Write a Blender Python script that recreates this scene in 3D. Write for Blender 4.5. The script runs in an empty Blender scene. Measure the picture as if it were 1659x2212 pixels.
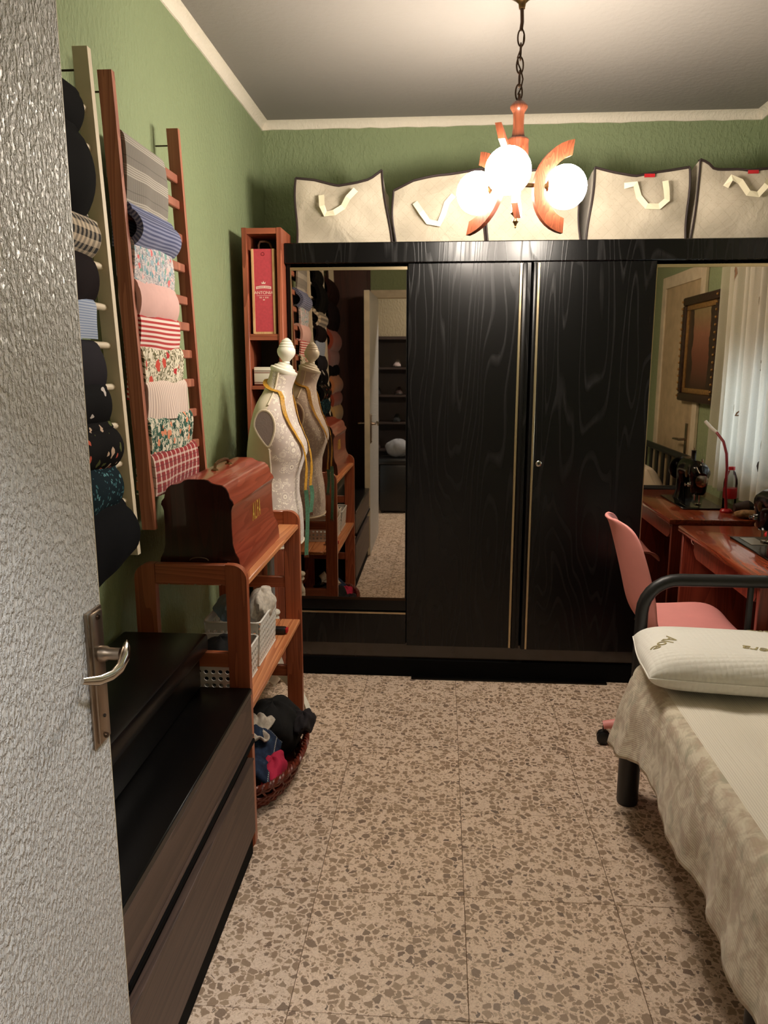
import bpy, bmesh, math, random
from mathutils import Vector, Matrix
R = random.Random(7)
PI = math.pi
sc = bpy.context.scene
COL = sc.collection

# ------------------------------------------------------------------ camera
F, CX, CY, CH = 1661.0, 829.5, 1106.0, 1.5
PITCH = math.atan((1106 - 785) / F)
YAW = math.atan((956 - 829.5) * math.cos(PITCH) / F)
cd = bpy.data.cameras.new('camera'); cam = bpy.data.objects.new('camera', cd); COL.objects.link(cam)
cd.sensor_fit = 'VERTICAL'; cd.sensor_height = 24.0; cd.lens = 24.0 * F / 2212.0
cd.clip_start = 0.02
cam.location = (0, 0, CH); cam.rotation_euler = (PI / 2 - PITCH, 0, YAW)
sc.camera = cam

# ------------------------------------------------------------------ world, exposure
w = bpy.data.worlds.new('sky'); sc.world = w; w.use_nodes = True
wb = w.node_tree.nodes['Background']
wb.inputs[0].default_value = (0.62, 0.80, 1.0, 1); wb.inputs[1].default_value = 3.0
sc.view_settings.view_transform = 'Standard'; sc.view_settings.look = 'None'
sc.view_settings.gamma = 1.0; sc.view_settings.use_curve_mapping = False
sc.view_settings.exposure = 1.66
GLOBE = 43.0        # emission of the pendant's three opal globes
HALL = 80.0         # emission of the hall ceiling lamp

def ray(x, y):
    u = (x - CX) / F; v = -(y - CY) / F
    cp, sp = math.cos(PITCH), math.sin(PITCH)
    d = (u, cp + v * sp, -sp + v * cp)
    c, s = math.cos(YAW), math.sin(YAW)
    return Vector((c * d[0] - s * d[1], s * d[0] + c * d[1], d[2]))
O0 = Vector((0, 0, CH))
def atz(x, y, z): d = ray(x, y); return O0 + d * ((z - CH) / d.z)
def aty(x, y, Y): d = ray(x, y); return O0 + d * (Y / d.y)
def atx(x, y, X): d = ray(x, y); return O0 + d * (X / d.x)

# ------------------------------------------------------------------ materials
def S(r, g, b):
    f = lambda c: (c / 255 / 12.92) if c <= 10.3 else ((c / 255 + .055) / 1.055) ** 2.4
    return (f(r), f(g), f(b), 1)
class NT:
    def __init__(s, name):
        s.m = bpy.data.materials.new(name); s.m.use_nodes = True
        s.t = s.m.node_tree; s.p = s.t.nodes['Principled BSDF']; s.out = s.t.nodes['Material Output']
    def n(s, typ, **kw):
        o = s.t.nodes.new('ShaderNode' + typ)
        for k, v in kw.items():
            if k.startswith('i_'):
                key = k[2:]; key = int(key) if key.isdigit() else key
                s.set(o.inputs[key], v)
            else: setattr(o, k, v)
        return o
    def set(s, inp, v):
        if isinstance(v, bpy.types.NodeSocket): s.t.links.new(v, inp)
        elif isinstance(v, bpy.types.Node): s.t.links.new(v.outputs[0], inp)
        else: inp.default_value = v
    def coord(s, kind='Object', scale=(1, 1, 1), rot=(0, 0, 0), loc=(0, 0, 0)):
        if kind == 'Pos': src = s.n('NewGeometry').outputs['Position']
        else: src = s.n('TexCoord').outputs[kind]
        m = s.n('Mapping'); s.t.links.new(src, m.inputs['Vector'])
        m.inputs['Scale'].default_value = scale; m.inputs['Rotation'].default_value = rot; m.inputs['Location'].default_value = loc
        return m.outputs[0]
    def math(s, op, a, b=0.0, c=0.0, clamp=False):
        o = s.n('Math', operation=op); o.use_clamp = clamp
        s.set(o.inputs[0], a); s.set(o.inputs[1], b); s.set(o.inputs[2], c); return o.outputs[0]
    def noise(s, vec, scale=5, detail=3, rough=.5, dist=0.0):
        o = s.n('TexNoise'); s.set(o.inputs['Vector'], vec)
        o.inputs['Scale'].default_value = scale; o.inputs['Detail'].default_value = detail
        o.inputs['Roughness'].default_value = rough; o.inputs['Distortion'].default_value = dist
        return o.outputs[0]
    def vor(s, vec, scale=5, feature='F1', rnd=1.0):
        o = s.n('TexVoronoi', feature=feature); s.set(o.inputs['Vector'], vec)
        o.inputs['Scale'].default_value = scale; o.inputs['Randomness'].default_value = rnd
        return o
    def ramp(s, fac, stops, interp='LINEAR'):
        o = s.n('ValToRGB'); s.set(o.inputs[0], fac); e = o.color_ramp; e.interpolation = interp
        while len(e.elements) < len(stops): e.elements.new(.5)
        for el, (p, c) in zip(e.elements, stops): el.position = p; el.color = c
        return o.outputs[0]
    def mix(s, f, a, b, mode='MIX'):
        o = s.n('MixRGB', blend_type=mode); s.set(o.inputs[0], f); s.set(o.inputs[1], a); s.set(o.inputs[2], b); return o.outputs[0]
    def bump(s, h, strength=.3, dist=.01):
        b = s.n('Bump'); s.set(b.inputs['Height'], h); b.inputs['Strength'].default_value = strength; b.inputs['Distance'].default_value = dist
        s.t.links.new(b.outputs[0], s.p.inputs['Normal'])
    def fin(s, col=None, rough=.6, metal=0, spec=.5, sheen=0, coat=0):
        if col is not None: s.set(s.p.inputs['Base Color'], col)
        s.set(s.p.inputs['Roughness'], rough); s.p.inputs['Metallic'].default_value = metal
        s.p.inputs['Specular IOR Level'].default_value = spec; s.p.inputs['Sheen Weight'].default_value = sheen
        s.p.inputs['Coat Weight'].default_value = coat
        return s.m

def plain(name, col, rough=.5, metal=0, spec=.5, nz=0.08, nscale=14, bump=0, sheen=0, coat=0):
    t = NT(name); v = t.coord('Object'); n = t.noise(v, nscale, 4)
    c2 = tuple(max(0, c * (1 - 3 * nz)) for c in col[:3]) + (1,)
    c = t.ramp(n, [(.3, c2), (.7, col)])
    if bump: t.bump(t.noise(v, nscale * 12, 3), bump, .002)
    return t.fin(c, rough, metal, spec, sheen, coat)
def wood(name, dark, light, axis='z', scale=1.0, rough=.45, spec=.5, coat=0, ring=14):
    t = NT(name); k = {'x': (.06, 1, 1), 'y': (1, .06, 1), 'z': (1, 1, .06)}[axis]
    v = t.coord('Object', scale=tuple(c * scale for c in k))
    n = t.noise(v, 6, 2, .5, .6)
    wv = t.math('FRACT', t.math('MULTIPLY', n, ring))
    fine = t.noise(t.coord('Object', scale=tuple((c if c < 1 else 14) * scale for c in k)), 14, 3)
    f = t.math('ADD', t.math('MULTIPLY', wv, .55), t.math('MULTIPLY', fine, .5))
    c = t.ramp(f, [(.2, light), (.85, dark)])
    t.bump(f, .12, .002)
    return t.fin(c, rough, 0, spec, 0, coat)

def gotele(name, col, scale=70, strength=.5, rough=.75, spec=.3, dist=.006, drip=.55):
    t = NT(name); v = t.coord('Pos', scale=(1, 1, drip))
    n = t.noise(v, scale, 3, .55); n2 = t.vor(v, scale * .7).outputs['Distance']
    h = t.math('ADD', t.ramp(n, [(.42, (0, 0, 0, 1)), (.62, (1, 1, 1, 1))]), t.math('MULTIPLY', n2, .5))
    big = t.noise(t.coord('Pos'), 1.8, 3)
    c = t.mix(big, tuple(x * .93 for x in col[:3]) + (1,), tuple(min(1, x * 1.06) for x in col[:3]) + (1,))
    t.bump(h, strength, dist)
    return t.fin(c, rough, 0, spec)

M = {}
M['wall'] = gotele('green_stucco', S(139, 152, 114), 62, .45)
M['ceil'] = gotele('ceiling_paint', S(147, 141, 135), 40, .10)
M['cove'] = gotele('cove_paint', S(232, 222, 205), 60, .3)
M['hallwall'] = gotele('hall_paint', S(150, 136, 112), 60, .3)
M['doorpaint'] = gotele('door_stipple', S(208, 206, 203), 150, .9, .38, .5, .006, .6)
M['dooredge'] = plain('door_cream', S(214, 200, 172), .5)
M['doorbeige'] = plain('door_beige', S(186, 165, 130), .5)
M['grout'] = plain('grout', S(120, 96, 76), .9)

def terrazzo():
    t = NT('terrazzo')
    info = t.n('ObjectInfo').outputs['Random']
    off = t.n('CombineXYZ'); t.set(off.inputs[0], t.math('MULTIPLY', info, 37.0)); t.set(off.inputs[1], t.math('MULTIPLY', info, 91.0))
    ad = t.n('VectorMath', operation='ADD'); t.t.links.new(t.n('TexCoord').outputs['Object'], ad.inputs[0]); t.t.links.new(off.outputs[0], ad.inputs[1])
    base = ad.outputs[0]
    wob = t.n('TexNoise'); t.set(wob.inputs['Vector'], base); wob.inputs['Scale'].default_value = 60
    wm = t.n('VectorMath', operation='SCALE'); t.t.links.new(wob.outputs['Color'], wm.inputs[0]); wm.inputs['Scale'].default_value = .012
    a2 = t.n('VectorMath', operation='ADD'); t.t.links.new(base, a2.inputs[0]); t.t.links.new(wm.outputs[0], a2.inputs[1])
    vec = a2.outputs[0]
    def layer(scale, thr, keep):
        e = t.vor(vec, scale, 'DISTANCE_TO_EDGE').outputs['Distance']
        c = t.vor(vec, scale, 'F1').outputs['Color']
        sp = t.n('SeparateColor'); t.t.links.new(c, sp.inputs[0])
        edge = t.math('GREATER_THAN', e, t.math('MULTIPLY_ADD', sp.outputs[1], .16, thr))
        k = t.math('GREATER_THAN', sp.outputs[0], keep)
        return t.math('MULTIPLY', edge, k), sp.outputs[2], sp.outputs[1]
    m1, r1, _ = layer(46, .045, .36)
    m2, r2, _ = layer(95, .06, .55)
    mot = t.noise(vec, 130, 4, .6)
    mx = t.ramp(mot, [(.3, S(214, 188, 166)), (.5, S(238, 214, 192)), (.7, S(244, 223, 204))])
    speck = t.math('GREATER_THAN', t.noise(vec, 330, 2), .64)
    mx = t.mix(t.math('MULTIPLY', speck, .6), mx, S(120, 92, 68))
    ch1 = t.ramp(r1, [(0, S(116, 95, 78)), (.12, S(144, 119, 96)), (.45, S(160, 135, 109)), (.75, S(148, 126, 104)), (.90, S(98, 74, 60)), (.95, S(72, 54, 47))], 'CONSTANT')
    ch2 = t.ramp(r2, [(0, S(164, 136, 110)), (.5, S(186, 160, 134)), (.85, S(130, 106, 86))], 'CONSTANT')
    c = t.mix(m2, mx, ch2); c = t.mix(m1, c, ch1)
    c = t.mix(.25, c, t.mix(t.noise(vec, 260, 2), S(150, 124, 102), S(228, 204, 180)))
    tint = t.mix(info, (0.93, .93, .93, 1), (1.03, 1.02, 1.0, 1))
    c = t.mix(1.0, c, tint, 'MULTIPLY')
    rg = t.math('MULTIPLY_ADD', t.noise(vec, 8, 3), .25, .34)
    return t.fin(c, rg, 0, .45)
M['terrazzo'] = terrazzo()

def blackash():
    t = NT('black_ash'); v = t.coord('Object', scale=(1, 1, .12))
    n = t.noise(v, 4.6, 2, .45, .35)
    rings = t.math('FRACT', t.math('MULTIPLY', n, 22))
    line = t.ramp(rings, [(.0, (0, 0, 0, 1)), (.72, (0, 0, 0, 1)), (.9, (1, 1, 1, 1)), (1, (0, 0, 0, 1))])
    fine = t.noise(t.coord('Object', scale=(160, 160, 3)), 1, 2)
    ln = t.math('MULTIPLY', line, t.math('MULTIPLY_ADD', fine, 1.6, -.2, clamp=True))
    c = t.mix(ln, S(5, 4, 5), S(19, 17, 17))
    t.bump(t.math('ADD', ln, t.math('MULTIPLY', fine, .3)), .3, .001)
    return t.fin(c, t.math('MULTIPLY_ADD', ln, .2, .27), 0, .36)
M['ash'] = blackash()
M['black'] = plain('black_lacquer', S(8, 7, 7), .3, spec=.3, nz=.1)
M['blackmatte'] = plain('matt_black', S(7, 6, 6), .8, spec=.1)
M['plinth'] = plain('plinth_reflection_tint', S(52, 40, 33), .16, spec=.8, nz=.1)  # brown base colour imitates the floor's reflection in glossy black lacquer
M['gold'] = plain('champagne_metal', S(205, 185, 150), .32, 1.0, nz=.03)
M['mirror'] = plain('bronze_mirror', (0.50, 0.435, 0.36, 1), .015, 1.0, nz=.0)
M['cherry'] = wood('cherry_wood', S(122, 60, 41), S(172, 96, 68), 'z', 1.3, .4)
M['cherryx'] = wood('cherry_wood_cross', S(122, 60, 41), S(172, 96, 68), 'x', 1.3, .4)
M['ladder'] = wood('ladder_wood', S(136, 76, 56), S(178, 112, 86), 'z', 1.3, .5)
M['pine'] = wood('pine_shelf', S(170, 98, 58), S(214, 146, 98), 'y', 1.4, .4)
M['rack'] = wood('stained_pine', S(132, 66, 41), S(174, 96, 62), 'z', 1.5, .38, coat=.2)
M['rackx'] = wood('stained_pine_cross', S(132, 66, 41), S(174, 96, 62), 'x', 1.5, .38, coat=.2)
M['case'] = wood('mahogany_shaded_end', S(38, 11, 8), S(58, 19, 13), 'z', 1.6, .28, coat=.4)  # cover's end boards: mahogany darkened to put their shade into the colour
M['casetop'] = wood('mahogany_top', S(124, 46, 30), S(152, 68, 48), 'y', 1.6, .28, coat=.4)
M['table'] = wood('varnished_table', S(104, 40, 22), S(150, 70, 42), 'y', 1.5, .16, spec=.6, coat=.6)
M['tablev'] = wood('varnished_panel', S(104, 36, 24), S(140, 58, 40), 'z', 1.5, .35)
M['lampwood'] = wood('lamp_oak', S(82, 38, 22), S(122, 66, 42), 'z', 3.0, .35, coat=.3)
M['darkwood'] = wood('wenge_chest', S(62, 47, 40), S(88, 68, 58), 'y', 1.4, .5)
M['bookwood'] = wood('dark_mahogany', S(52, 22, 16), S(74, 34, 25), 'z', 1.4, .5)
M['shelfdark'] = plain('dark_brown_shelf', S(50, 32, 26), .6)
M['brass'] = plain('antique_brass', S(122, 94, 60), .35, 1.0)
M['bronze'] = plain('dark_bronze', S(70, 54, 42), .4, 1.0)
M['chrome'] = plain('chrome', S(205, 200, 192), .16, 1.0, nz=.03)
M['steel'] = plain('worn_steel', S(168, 152, 136), .3, 1.0, nz=.1)
M['whitepaint'] = plain('white_paint', S(232, 226, 210), .4, nz=.02)
M['creamladder'] = plain('cream_ladder', S(222, 206, 180), .5, nz=.03)
M['cream'] = plain('cream_fabric', S(216, 200, 176), .9, nz=.03, bump=.25, sheen=.2)
M['greyfab'] = plain('mauve_grey_fabric', S(150, 132, 128), .9, nz=.04, bump=.25)
M['polegrey'] = plain('grey_pole', S(165, 168, 170), .35, .3, nz=.03)
M['tapey'] = plain('yellow_tape', S(206, 152, 48), .55, nz=.15, nscale=120)
M['tapeg'] = plain('green_tape', S(84, 132, 104), .55, nz=.15, nscale=120)
M['blackmetal'] = plain('black_tube', S(27, 27, 29), .42, .0, nz=.05)
M['blackplastic'] = plain('black_plastic', S(20, 19, 20), .4)
M['pinkplastic'] = plain('pink_plastic', S(240, 158, 152), .45, nz=.02)
M['enamel'] = plain('black_enamel', S(6, 6, 7), .14, spec=.45)
M['red'] = plain('red_plastic', S(190, 30, 40), .35)
M['darkred'] = plain('dark_red_flex', S(140, 26, 38), .4)
M['whiteplastic'] = plain('white_plastic', S(224, 222, 216), .45, nz=.02)
M['goldprint'] = plain('gold_print', S(214, 178, 82), .4, .2, nz=.03)
M['whiteprint'] = plain('white_print', S(240, 214, 200), .6, nz=.02)
M['oliveprint'] = plain('olive_print', S(172, 160, 116), .8, nz=.08)
M['crimson'] = plain('crimson_lid', S(200, 70, 82), .55, nz=.06, nscale=90)
M['lightwood'] = wood('light_box_wood', S(196, 150, 100), S(226, 186, 136), 'z', 2, .5)
M['rope'] = plain('rope', S(128, 88, 66), .9, nz=.2, nscale=90)
M['piping'] = plain('brown_black_piping', S(44, 30, 28), .6)
M['strap'] = plain('ivory_strap', S(236, 226, 196), .7, nz=.02)
M['wicker'] = plain('wicker_red', S(122, 50, 32), .4, nz=.2, nscale=60)
M['blackcloth'] = plain('black_cloth', S(10, 9, 10), .95, nz=.15, bump=.3)
M['darkcloth'] = plain('dark_plum_cloth', S(28, 22, 28), .9, nz=.1, bump=.3)
M['whitecloth'] = plain('white_lace', S(214, 204, 190), .9, nz=.12, nscale=80, bump=.6)
M['magenta'] = plain('magenta_cloth', S(190, 28, 70), .85, nz=.06, bump=.3)
M['bluecloth'] = plain('light_blue_cloth', S(150, 178, 200), .9, nz=.06, bump=.3)
M['tan'] = plain('tan_fur', S(176, 136, 92), .95, nz=.2, nscale=60, bump=.8)
M['frame'] = plain('gilt_dark_frame', S(66, 46, 32), .45, .2, nz=.2, nscale=60)
M['gilt'] = plain('gilt_slip', S(176, 134, 78), .4, .5, nz=.15, nscale=50)

def emit(name, col, st):
    t = NT(name); e = t.n('Emission'); e.inputs[0].default_value = col; e.inputs[1].default_value = st
    t.t.links.new(e.outputs[0], t.out.inputs[0]); return t.m
M['globe'] = emit('lit_opal_glass', (1.0, .895, .765, 1), GLOBE)
M['halllamp'] = emit('lit_diffuser', (.96, .975, 1.0, 1), HALL)

def glassy(name, col, tr=.8, rough=.05):
    t = NT(name); a = t.n('BsdfTransparent'); a.inputs[0].default_value = col
    g = t.n('BsdfGlossy'); g.inputs['Roughness'].default_value = rough
    fr = t.n('Fresnel'); fr.inputs[0].default_value = 1.45
    m = t.n('MixShader'); t.t.links.new(fr.outputs[0], m.inputs[0]); t.t.links.new(a.outputs[0], m.inputs[1]); t.t.links.new(g.outputs[0], m.inputs[2])
    t.t.links.new(m.outputs[0], t.out.inputs[0]); return t.m
M['pane'] = glassy('window_glass', (.95, .97, .98, 1))
M['pet'] = glassy('clear_bottle', (.80, .84, .84, 1))
def sheer():
    t = NT('sheer_voile'); tr = t.n('BsdfTransparent'); tr.inputs[0].default_value = (1, 1, 1, 1)
    v = t.coord('Object'); wv = t.noise(v, 300, 2)
    d = t.n('BsdfDiffuse'); d.inputs[0].default_value = S(232, 224, 206)
    l = t.n('BsdfTranslucent'); l.inputs[0].default_value = S(236, 234, 226)
    m1 = t.n('MixShader'); m1.inputs[0].default_value = .55
    t.t.links.new(d.outputs[0], m1.inputs[1]); t.t.links.new(l.outputs[0], m1.inputs[2])
    m2 = t.n('MixShader'); t.set(m2.inputs[0], t.math('MULTIPLY_ADD', wv, .2, .66))
    t.t.links.new(tr.outputs[0], m2.inputs[1]); t.t.links.new(m1.outputs[0], m2.inputs[2])
    t.t.links.new(m2.outputs[0], t.out.inputs[0]); return t.m
M['sheer'] = sheer()

# ---- printed and woven fabrics, in metres of cloth (UV)
def uvs(t):
    s = t.n('SeparateXYZ'); t.t.links.new(t.n('TexCoord').outputs['UV'], s.inputs[0]); return s.outputs[0], s.outputs[1]
def band(t, x, period, duty, ph=0.0):
    return t.math('LESS_THAN', t.math('FRACT', t.math('MULTIPLY_ADD', x, 1 / period, ph)), duty)
def weave(t): t.bump(t.noise(t.coord('UV'), 700, 2), .25, .001)
def f_stripe(name, a, b, period, duty=.5, axis=1):
    t = NT(name); u, v = uvs(t); c = t.mix(band(t, (u, v)[axis], period, duty), a, b); weave(t); return t.fin(c, .9, 0, .2, .15)
def f_plaid(name, base, bands):
    t = NT(name); u, v = uvs(t); c = base
    for col, per, duty, ph, ax, al in bands: c = t.mix(t.math('MULTIPLY', band(t, (u, v)[ax], per, duty, ph), al), c, col)
    weave(t); return t.fin(c, .9, 0, .2, .15)
def f_gingham(name, a, b, per):
    t = NT(name); u, v = uvs(t); x = t.math('ADD', band(t, u, per, .5), band(t, v, per * 1.15, .5))
    c = t.ramp(t.math('MULTIPLY', x, .5), [(0, a), (.4, tuple((p + q * .6) / 2 for p, q in zip(a, b))), (.8, b)], 'CONSTANT')
    weave(t); return t.fin(c, .9, 0, .2, .15)
def f_floral(name, base, cols, scale=28, thr=.36, keep=.3, squiggle=None, sq_scale=60):
    t = NT(name); uv = t.coord('UV'); wob = t.n('TexNoise'); t.set(wob.inputs[0], uv); wob.inputs['Scale'].default_value = scale * 1.4
    wm = t.n('VectorMath', operation='SCALE'); t.t.links.new(wob.outputs['Color'], wm.inputs[0]); wm.inputs['Scale'].default_value = .9 / scale
    a2 = t.n('VectorMath', operation='ADD'); t.t.links.new(uv, a2.inputs[0]); t.t.links.new(wm.outputs[0], a2.inputs[1])
    c = base
    if squiggle:
        n = t.noise(a2.outputs[0], sq_scale, 2, .5, 1.2)
        k = t.math('LESS_THAN', t.math('ABSOLUTE', t.math('SUBTRACT', n, .5)), .045)
        c = t.mix(k, c, squiggle)
    vo = t.vor(a2.outputs[0], scale); sp = t.n('SeparateColor'); t.t.links.new(vo.outputs['Color'], sp.inputs[0])
    msk = t.math('MULTIPLY', t.math('LESS_THAN', vo.outputs['Distance'], thr), t.math('GREATER_THAN', sp.outputs[0], keep))
    st = [(i / len(cols), q) for i, q in enumerate(cols)]
    fc = t.ramp(sp.outputs[1], st, 'CONSTANT')
    c = t.mix(msk, c, fc); weave(t); return t.fin(c, .9, 0, .12, .1 if base[0] > .1 else 0)
def f_plain(name, col):
    t = NT(name); c = t.mix(t.noise(t.coord('UV'), 40, 3), tuple(x * .85 for x in col[:3]) + (1,), col); weave(t); return t.fin(c, .92, 0, .12, .15 if col[0] > .1 else 0)

# ------------------------------------------------------------------ mesh builders
ORG = {}
class MB:
    def __init__(s): s.v = []; s.f = []; s.uv = None
    def add(s, vs, fs):
        o = len(s.v); s.v += [Vector(p) for p in vs]; s.f += [tuple(i + o for i in q) for q in fs]; return s
    def box(s, x0, x1, y0, y1, z0, z1, bev=0.0, seg=2):
        if bev:
            bm = bmesh.new(); bmesh.ops.create_cube(bm, size=1)
            for p in bm.verts: p.co = Vector(((x0 + x1) / 2 + p.co.x * (x1 - x0), (y0 + y1) / 2 + p.co.y * (y1 - y0), (z0 + z1) / 2 + p.co.z * (z1 - z0)))
            bmesh.ops.bevel(bm, geom=list(bm.edges), offset=bev, segments=seg, affect='EDGES', profile=.5)
            bm.verts.index_update()
            s.add([p.co.copy() for p in bm.verts], [[q.index for q in f.verts] for f in bm.faces]); bm.free(); return s
        return s.add([(x0, y0, z0), (x1, y0, z0), (x1, y1, z0), (x0, y1, z0), (x0, y0, z1), (x1, y0, z1), (x1, y1, z1), (x0, y1, z1)],
                     [(0, 3, 2, 1), (4, 5, 6, 7), (0, 1, 5, 4), (1, 2, 6, 5), (2, 3, 7, 6), (3, 0, 4, 7)])
    def grid(s, rows, closed_u=False, closed_v=False, flip=False):
        o = len(s.v); nu = len(rows); nv = len(rows[0])
        for r in rows: s.v += [Vector(p) for p in r]
        for i in range(nu if closed_u else nu - 1):
            for j in range(nv if closed_v else nv - 1):
                a = o + i * nv + j; b = o + i * nv + (j + 1) % nv; c = o + ((i + 1) % nu) * nv + (j + 1) % nv; d = o + ((i + 1) % nu) * nv + j
                s.f.append((d, c, b, a) if flip else (a, b, c, d))
        return s
    def tube(s, path, r, n=8, closed=False, flat=1.0, up=(0, 0, 1)):
        P = [Vector(p) for p in path]; k = len(P); rows = []; prev = None
        for i in range(k):
            a = P[(i - 1) % k] if (closed or i) else P[i]; b = P[(i + 1) % k] if (closed or i < k - 1) else P[i]
            d = (b - a).normalized()
            if prev is None:
                u = Vector(up); u = u - d * u.dot(d)
                if u.length < 1e-3: u = Vector((1, 0, 0)); u = u - d * u.dot(d)
            else: u = prev - d * prev.dot(d)
            u.normalize(); prev = u; q = d.cross(u); ri = r[i] if isinstance(r, (list, tuple)) else r
            rows.append([P[i] + u * (math.cos(2 * PI * j / n) * ri) + q * (math.sin(2 * PI * j / n) * ri * flat) for j in range(n)])
        o = len(s.v); s.grid(rows, closed_u=closed, closed_v=True)
        if not closed: s.f.append(tuple(o + j for j in range(n))); s.f.append(tuple(o + (k - 1) * n + n - 1 - j for j in range(n)))
        return s
    def lathe(s, prof, o=(0, 0, 0), n=20, axis=(0, 0, 1)):
        ax = Vector(axis).normalized(); u = Vector((1, 0, 0)) if abs(ax.x) < .9 else Vector((0, 1, 0))
        u = (u - ax * u.dot(ax)).normalized(); q = ax.cross(u); O = Vector(o)
        rows = [[O + ax * z + (u * math.cos(2 * PI * j / n) + q * math.sin(2 * PI * j / n)) * r for j in range(n)] for r, z in prof]
        b = len(s.v); s.grid(rows, closed_v=True, flip=False)
        if prof[0][0] > 1e-5: s.f.append(tuple(b + n - 1 - j for j in range(n)))
        if prof[-1][0] > 1e-5: s.f.append(tuple(b + (len(prof) - 1) * n + j for j in range(n)))
        return s
    def prism(s, pts, a, b, axis='y'):
        mk = {'y': lambda p, t: (p[0], t, p[1]), 'x': lambda p, t: (t, p[0], p[1]), 'z': lambda p, t: (p[0], p[1], t)}[axis]
        n = len(pts); return s.add([mk(p, a) for p in pts] + [mk(p, b) for p in pts],
            [tuple(range(n)), tuple(range(2 * n - 1, n - 1, -1))] + [(i, i + n, (i + 1) % n + n, (i + 1) % n) for i in range(n)])
    def sphere(s, c, r, n=24, m=14, sc=(1, 1, 1)):
        c = Vector(c); rows = []
        for i in range(m + 1):
            t = PI * i / m; rows.append([c + Vector((sc[0] * r * math.sin(t) * math.cos(2 * PI * j / n), sc[1] * r * math.sin(t) * math.sin(2 * PI * j / n), sc[2] * r * math.cos(t))) for j in range(n)])
        return s.grid(rows, closed_v=True)
    def xf(s, mtx): s.v = [mtx @ p for p in s.v]; return s
    def mesh(s, name, o):
        me = bpy.data.meshes.new(name); me.from_pydata([tuple(p - o) for p in s.v], [], s.f)
        if s.uv:
            L = me.uv_layers.new(name='UVMap')
            for li, lp in enumerate(me.loops): L.data[li].uv = s.uv[lp.vertex_index]
        bm = bmesh.new(); bm.from_mesh(me); bmesh.ops.remove_doubles(bm, verts=bm.verts, dist=1e-6); bmesh.ops.recalc_face_normals(bm, faces=bm.faces); bm.to_mesh(me); bm.free()
        return me
    def build(s, name, m, parent=None, smooth=40, kind=None):
        if parent is None:
            xs = [p.x for p in s.v]; ys = [p.y for p in s.v]; o = Vector(((min(xs) + max(xs)) / 2, (min(ys) + max(ys)) / 2, min(p.z for p in s.v)))
        else: o = ORG[parent.name]
        me = s.mesh(name, o)
        if smooth:
            me.polygons.foreach_set('use_smooth', [True] * len(me.polygons)); me.set_sharp_from_angle(angle=math.radians(smooth))
        ob = bpy.data.objects.new(name, me); COL.objects.link(ob)
        me.materials.append(M[m] if isinstance(m, str) else m)
        if parent is None: ob.location = o
        else: ob.parent = parent
        ORG[ob.name] = o
        if kind: ob['kind'] = kind
        return ob
def B(*a, **k): return MB().box(*a, **k)
def empty(name, loc, label=None, cat=None, group=None, kind=None):
    o = bpy.data.objects.new(name, None); COL.objects.link(o); o.location = loc; o.empty_display_size = .05
    ORG[o.name] = Vector(loc); tag(o, label, cat, group); 
    if kind: o['kind'] = kind
    return o
def tag(o, label=None, cat=None, group=None):
    if label: o['label'] = label
    if cat: o['category'] = cat
    if group: o['group'] = group
    return o
def dup(o, parent, delta=(0, 0, 0)):
    c = o.copy(); COL.objects.link(c); c.parent = parent; c.location = Vector(o.location) + Vector(delta); ORG[c.name] = ORG[o.name]; return c
def text(body, size, f, ext=.0006, space=1.0):
    cu = bpy.data.curves.new('t', 'FONT'); cu.body = body; cu.size = size; cu.align_x = 'CENTER'; cu.align_y = 'CENTER'; cu.extrude = ext; cu.space_character = space
    ob = bpy.data.objects.new('t', cu); COL.objects.link(ob)
    dg = bpy.context.evaluated_depsgraph_get(); me = bpy.data.meshes.new_from_object(ob.evaluated_get(dg))
    mb = MB(); mb.add([f(p.co.x, p.co.y, p.co.z) for p in me.vertices], [tuple(q.vertices) for q in me.polygons])
    bpy.data.objects.remove(ob); bpy.data.meshes.remove(me); bpy.data.curves.remove(cu); return mb
def arc(c, r, a0, a1, n, f): return [f(c[0] + r * math.cos(a0 + (a1 - a0) * i / n), c[1] + r * math.sin(a0 + (a1 - a0) * i / n)) for i in range(n + 1)]
def lerp(a, b, t): return a + (b - a) * t
def interp(tab, z):
    if z <= tab[0][0]: return tab[0][1:]
    for a, b in zip(tab, tab[1:]):
        if z <= b[0]:
            t = (z - a[0]) / (b[0] - a[0]); t = t * t * (3 - 2 * t) * .4 + t * .6
            return tuple(lerp(p, q, t) for p, q in zip(a[1:], b[1:]))
    return tab[-1][1:]

# ================================================================== STRUCTURE
XL, XR, YB, YN, ZC, ZG = -.945, 1.55, 4.2, .30, 2.715, 2.675    # room: left, right, back, near wall, ceiling, top of the green
HY, HL, HR = -1.25, -1.1, 1.3                                    # hall behind the doorway
TS = .425
fl = B(HL - .1, XR + .1, HY - .1, YB + .1, -.06, -.004).build('floor', 'grout', kind='structure')
proto = None
nx0 = math.floor((HL - .08) / TS); x_off = .083
for i in range(-4, 4):
    for j in range(-4, 9):
        x0 = x_off + i * TS; y0 = 1.963 + j * TS - 4 * TS
        if x0 > XR or y0 > YB or x0 + TS < HL or y0 + TS < HY: continue
        if proto is None:
            g = .0008
            mb = B(g, TS - g, g, TS - g, -.012, 0, bev=.0006, seg=1)
            mb.xf(Matrix.Translation(Vector((ORG[fl.name]))))
            proto = mb.build('floor_tile', 'terrazzo', fl, smooth=0); t = proto
        else: t = dup(proto, fl)
        t.location = (x0 - ORG[fl.name].x, y0 - ORG[fl.name].y, -ORG[fl.name].z)

B(XL - .12, XL, YN, YB + .12, 0, ZC + .05).build('wall_left', 'wall', kind='structure')
B(XL, XR, YB, YB + .12, 0, ZC + .05).build('wall_back', 'wall', kind='structure')
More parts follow.
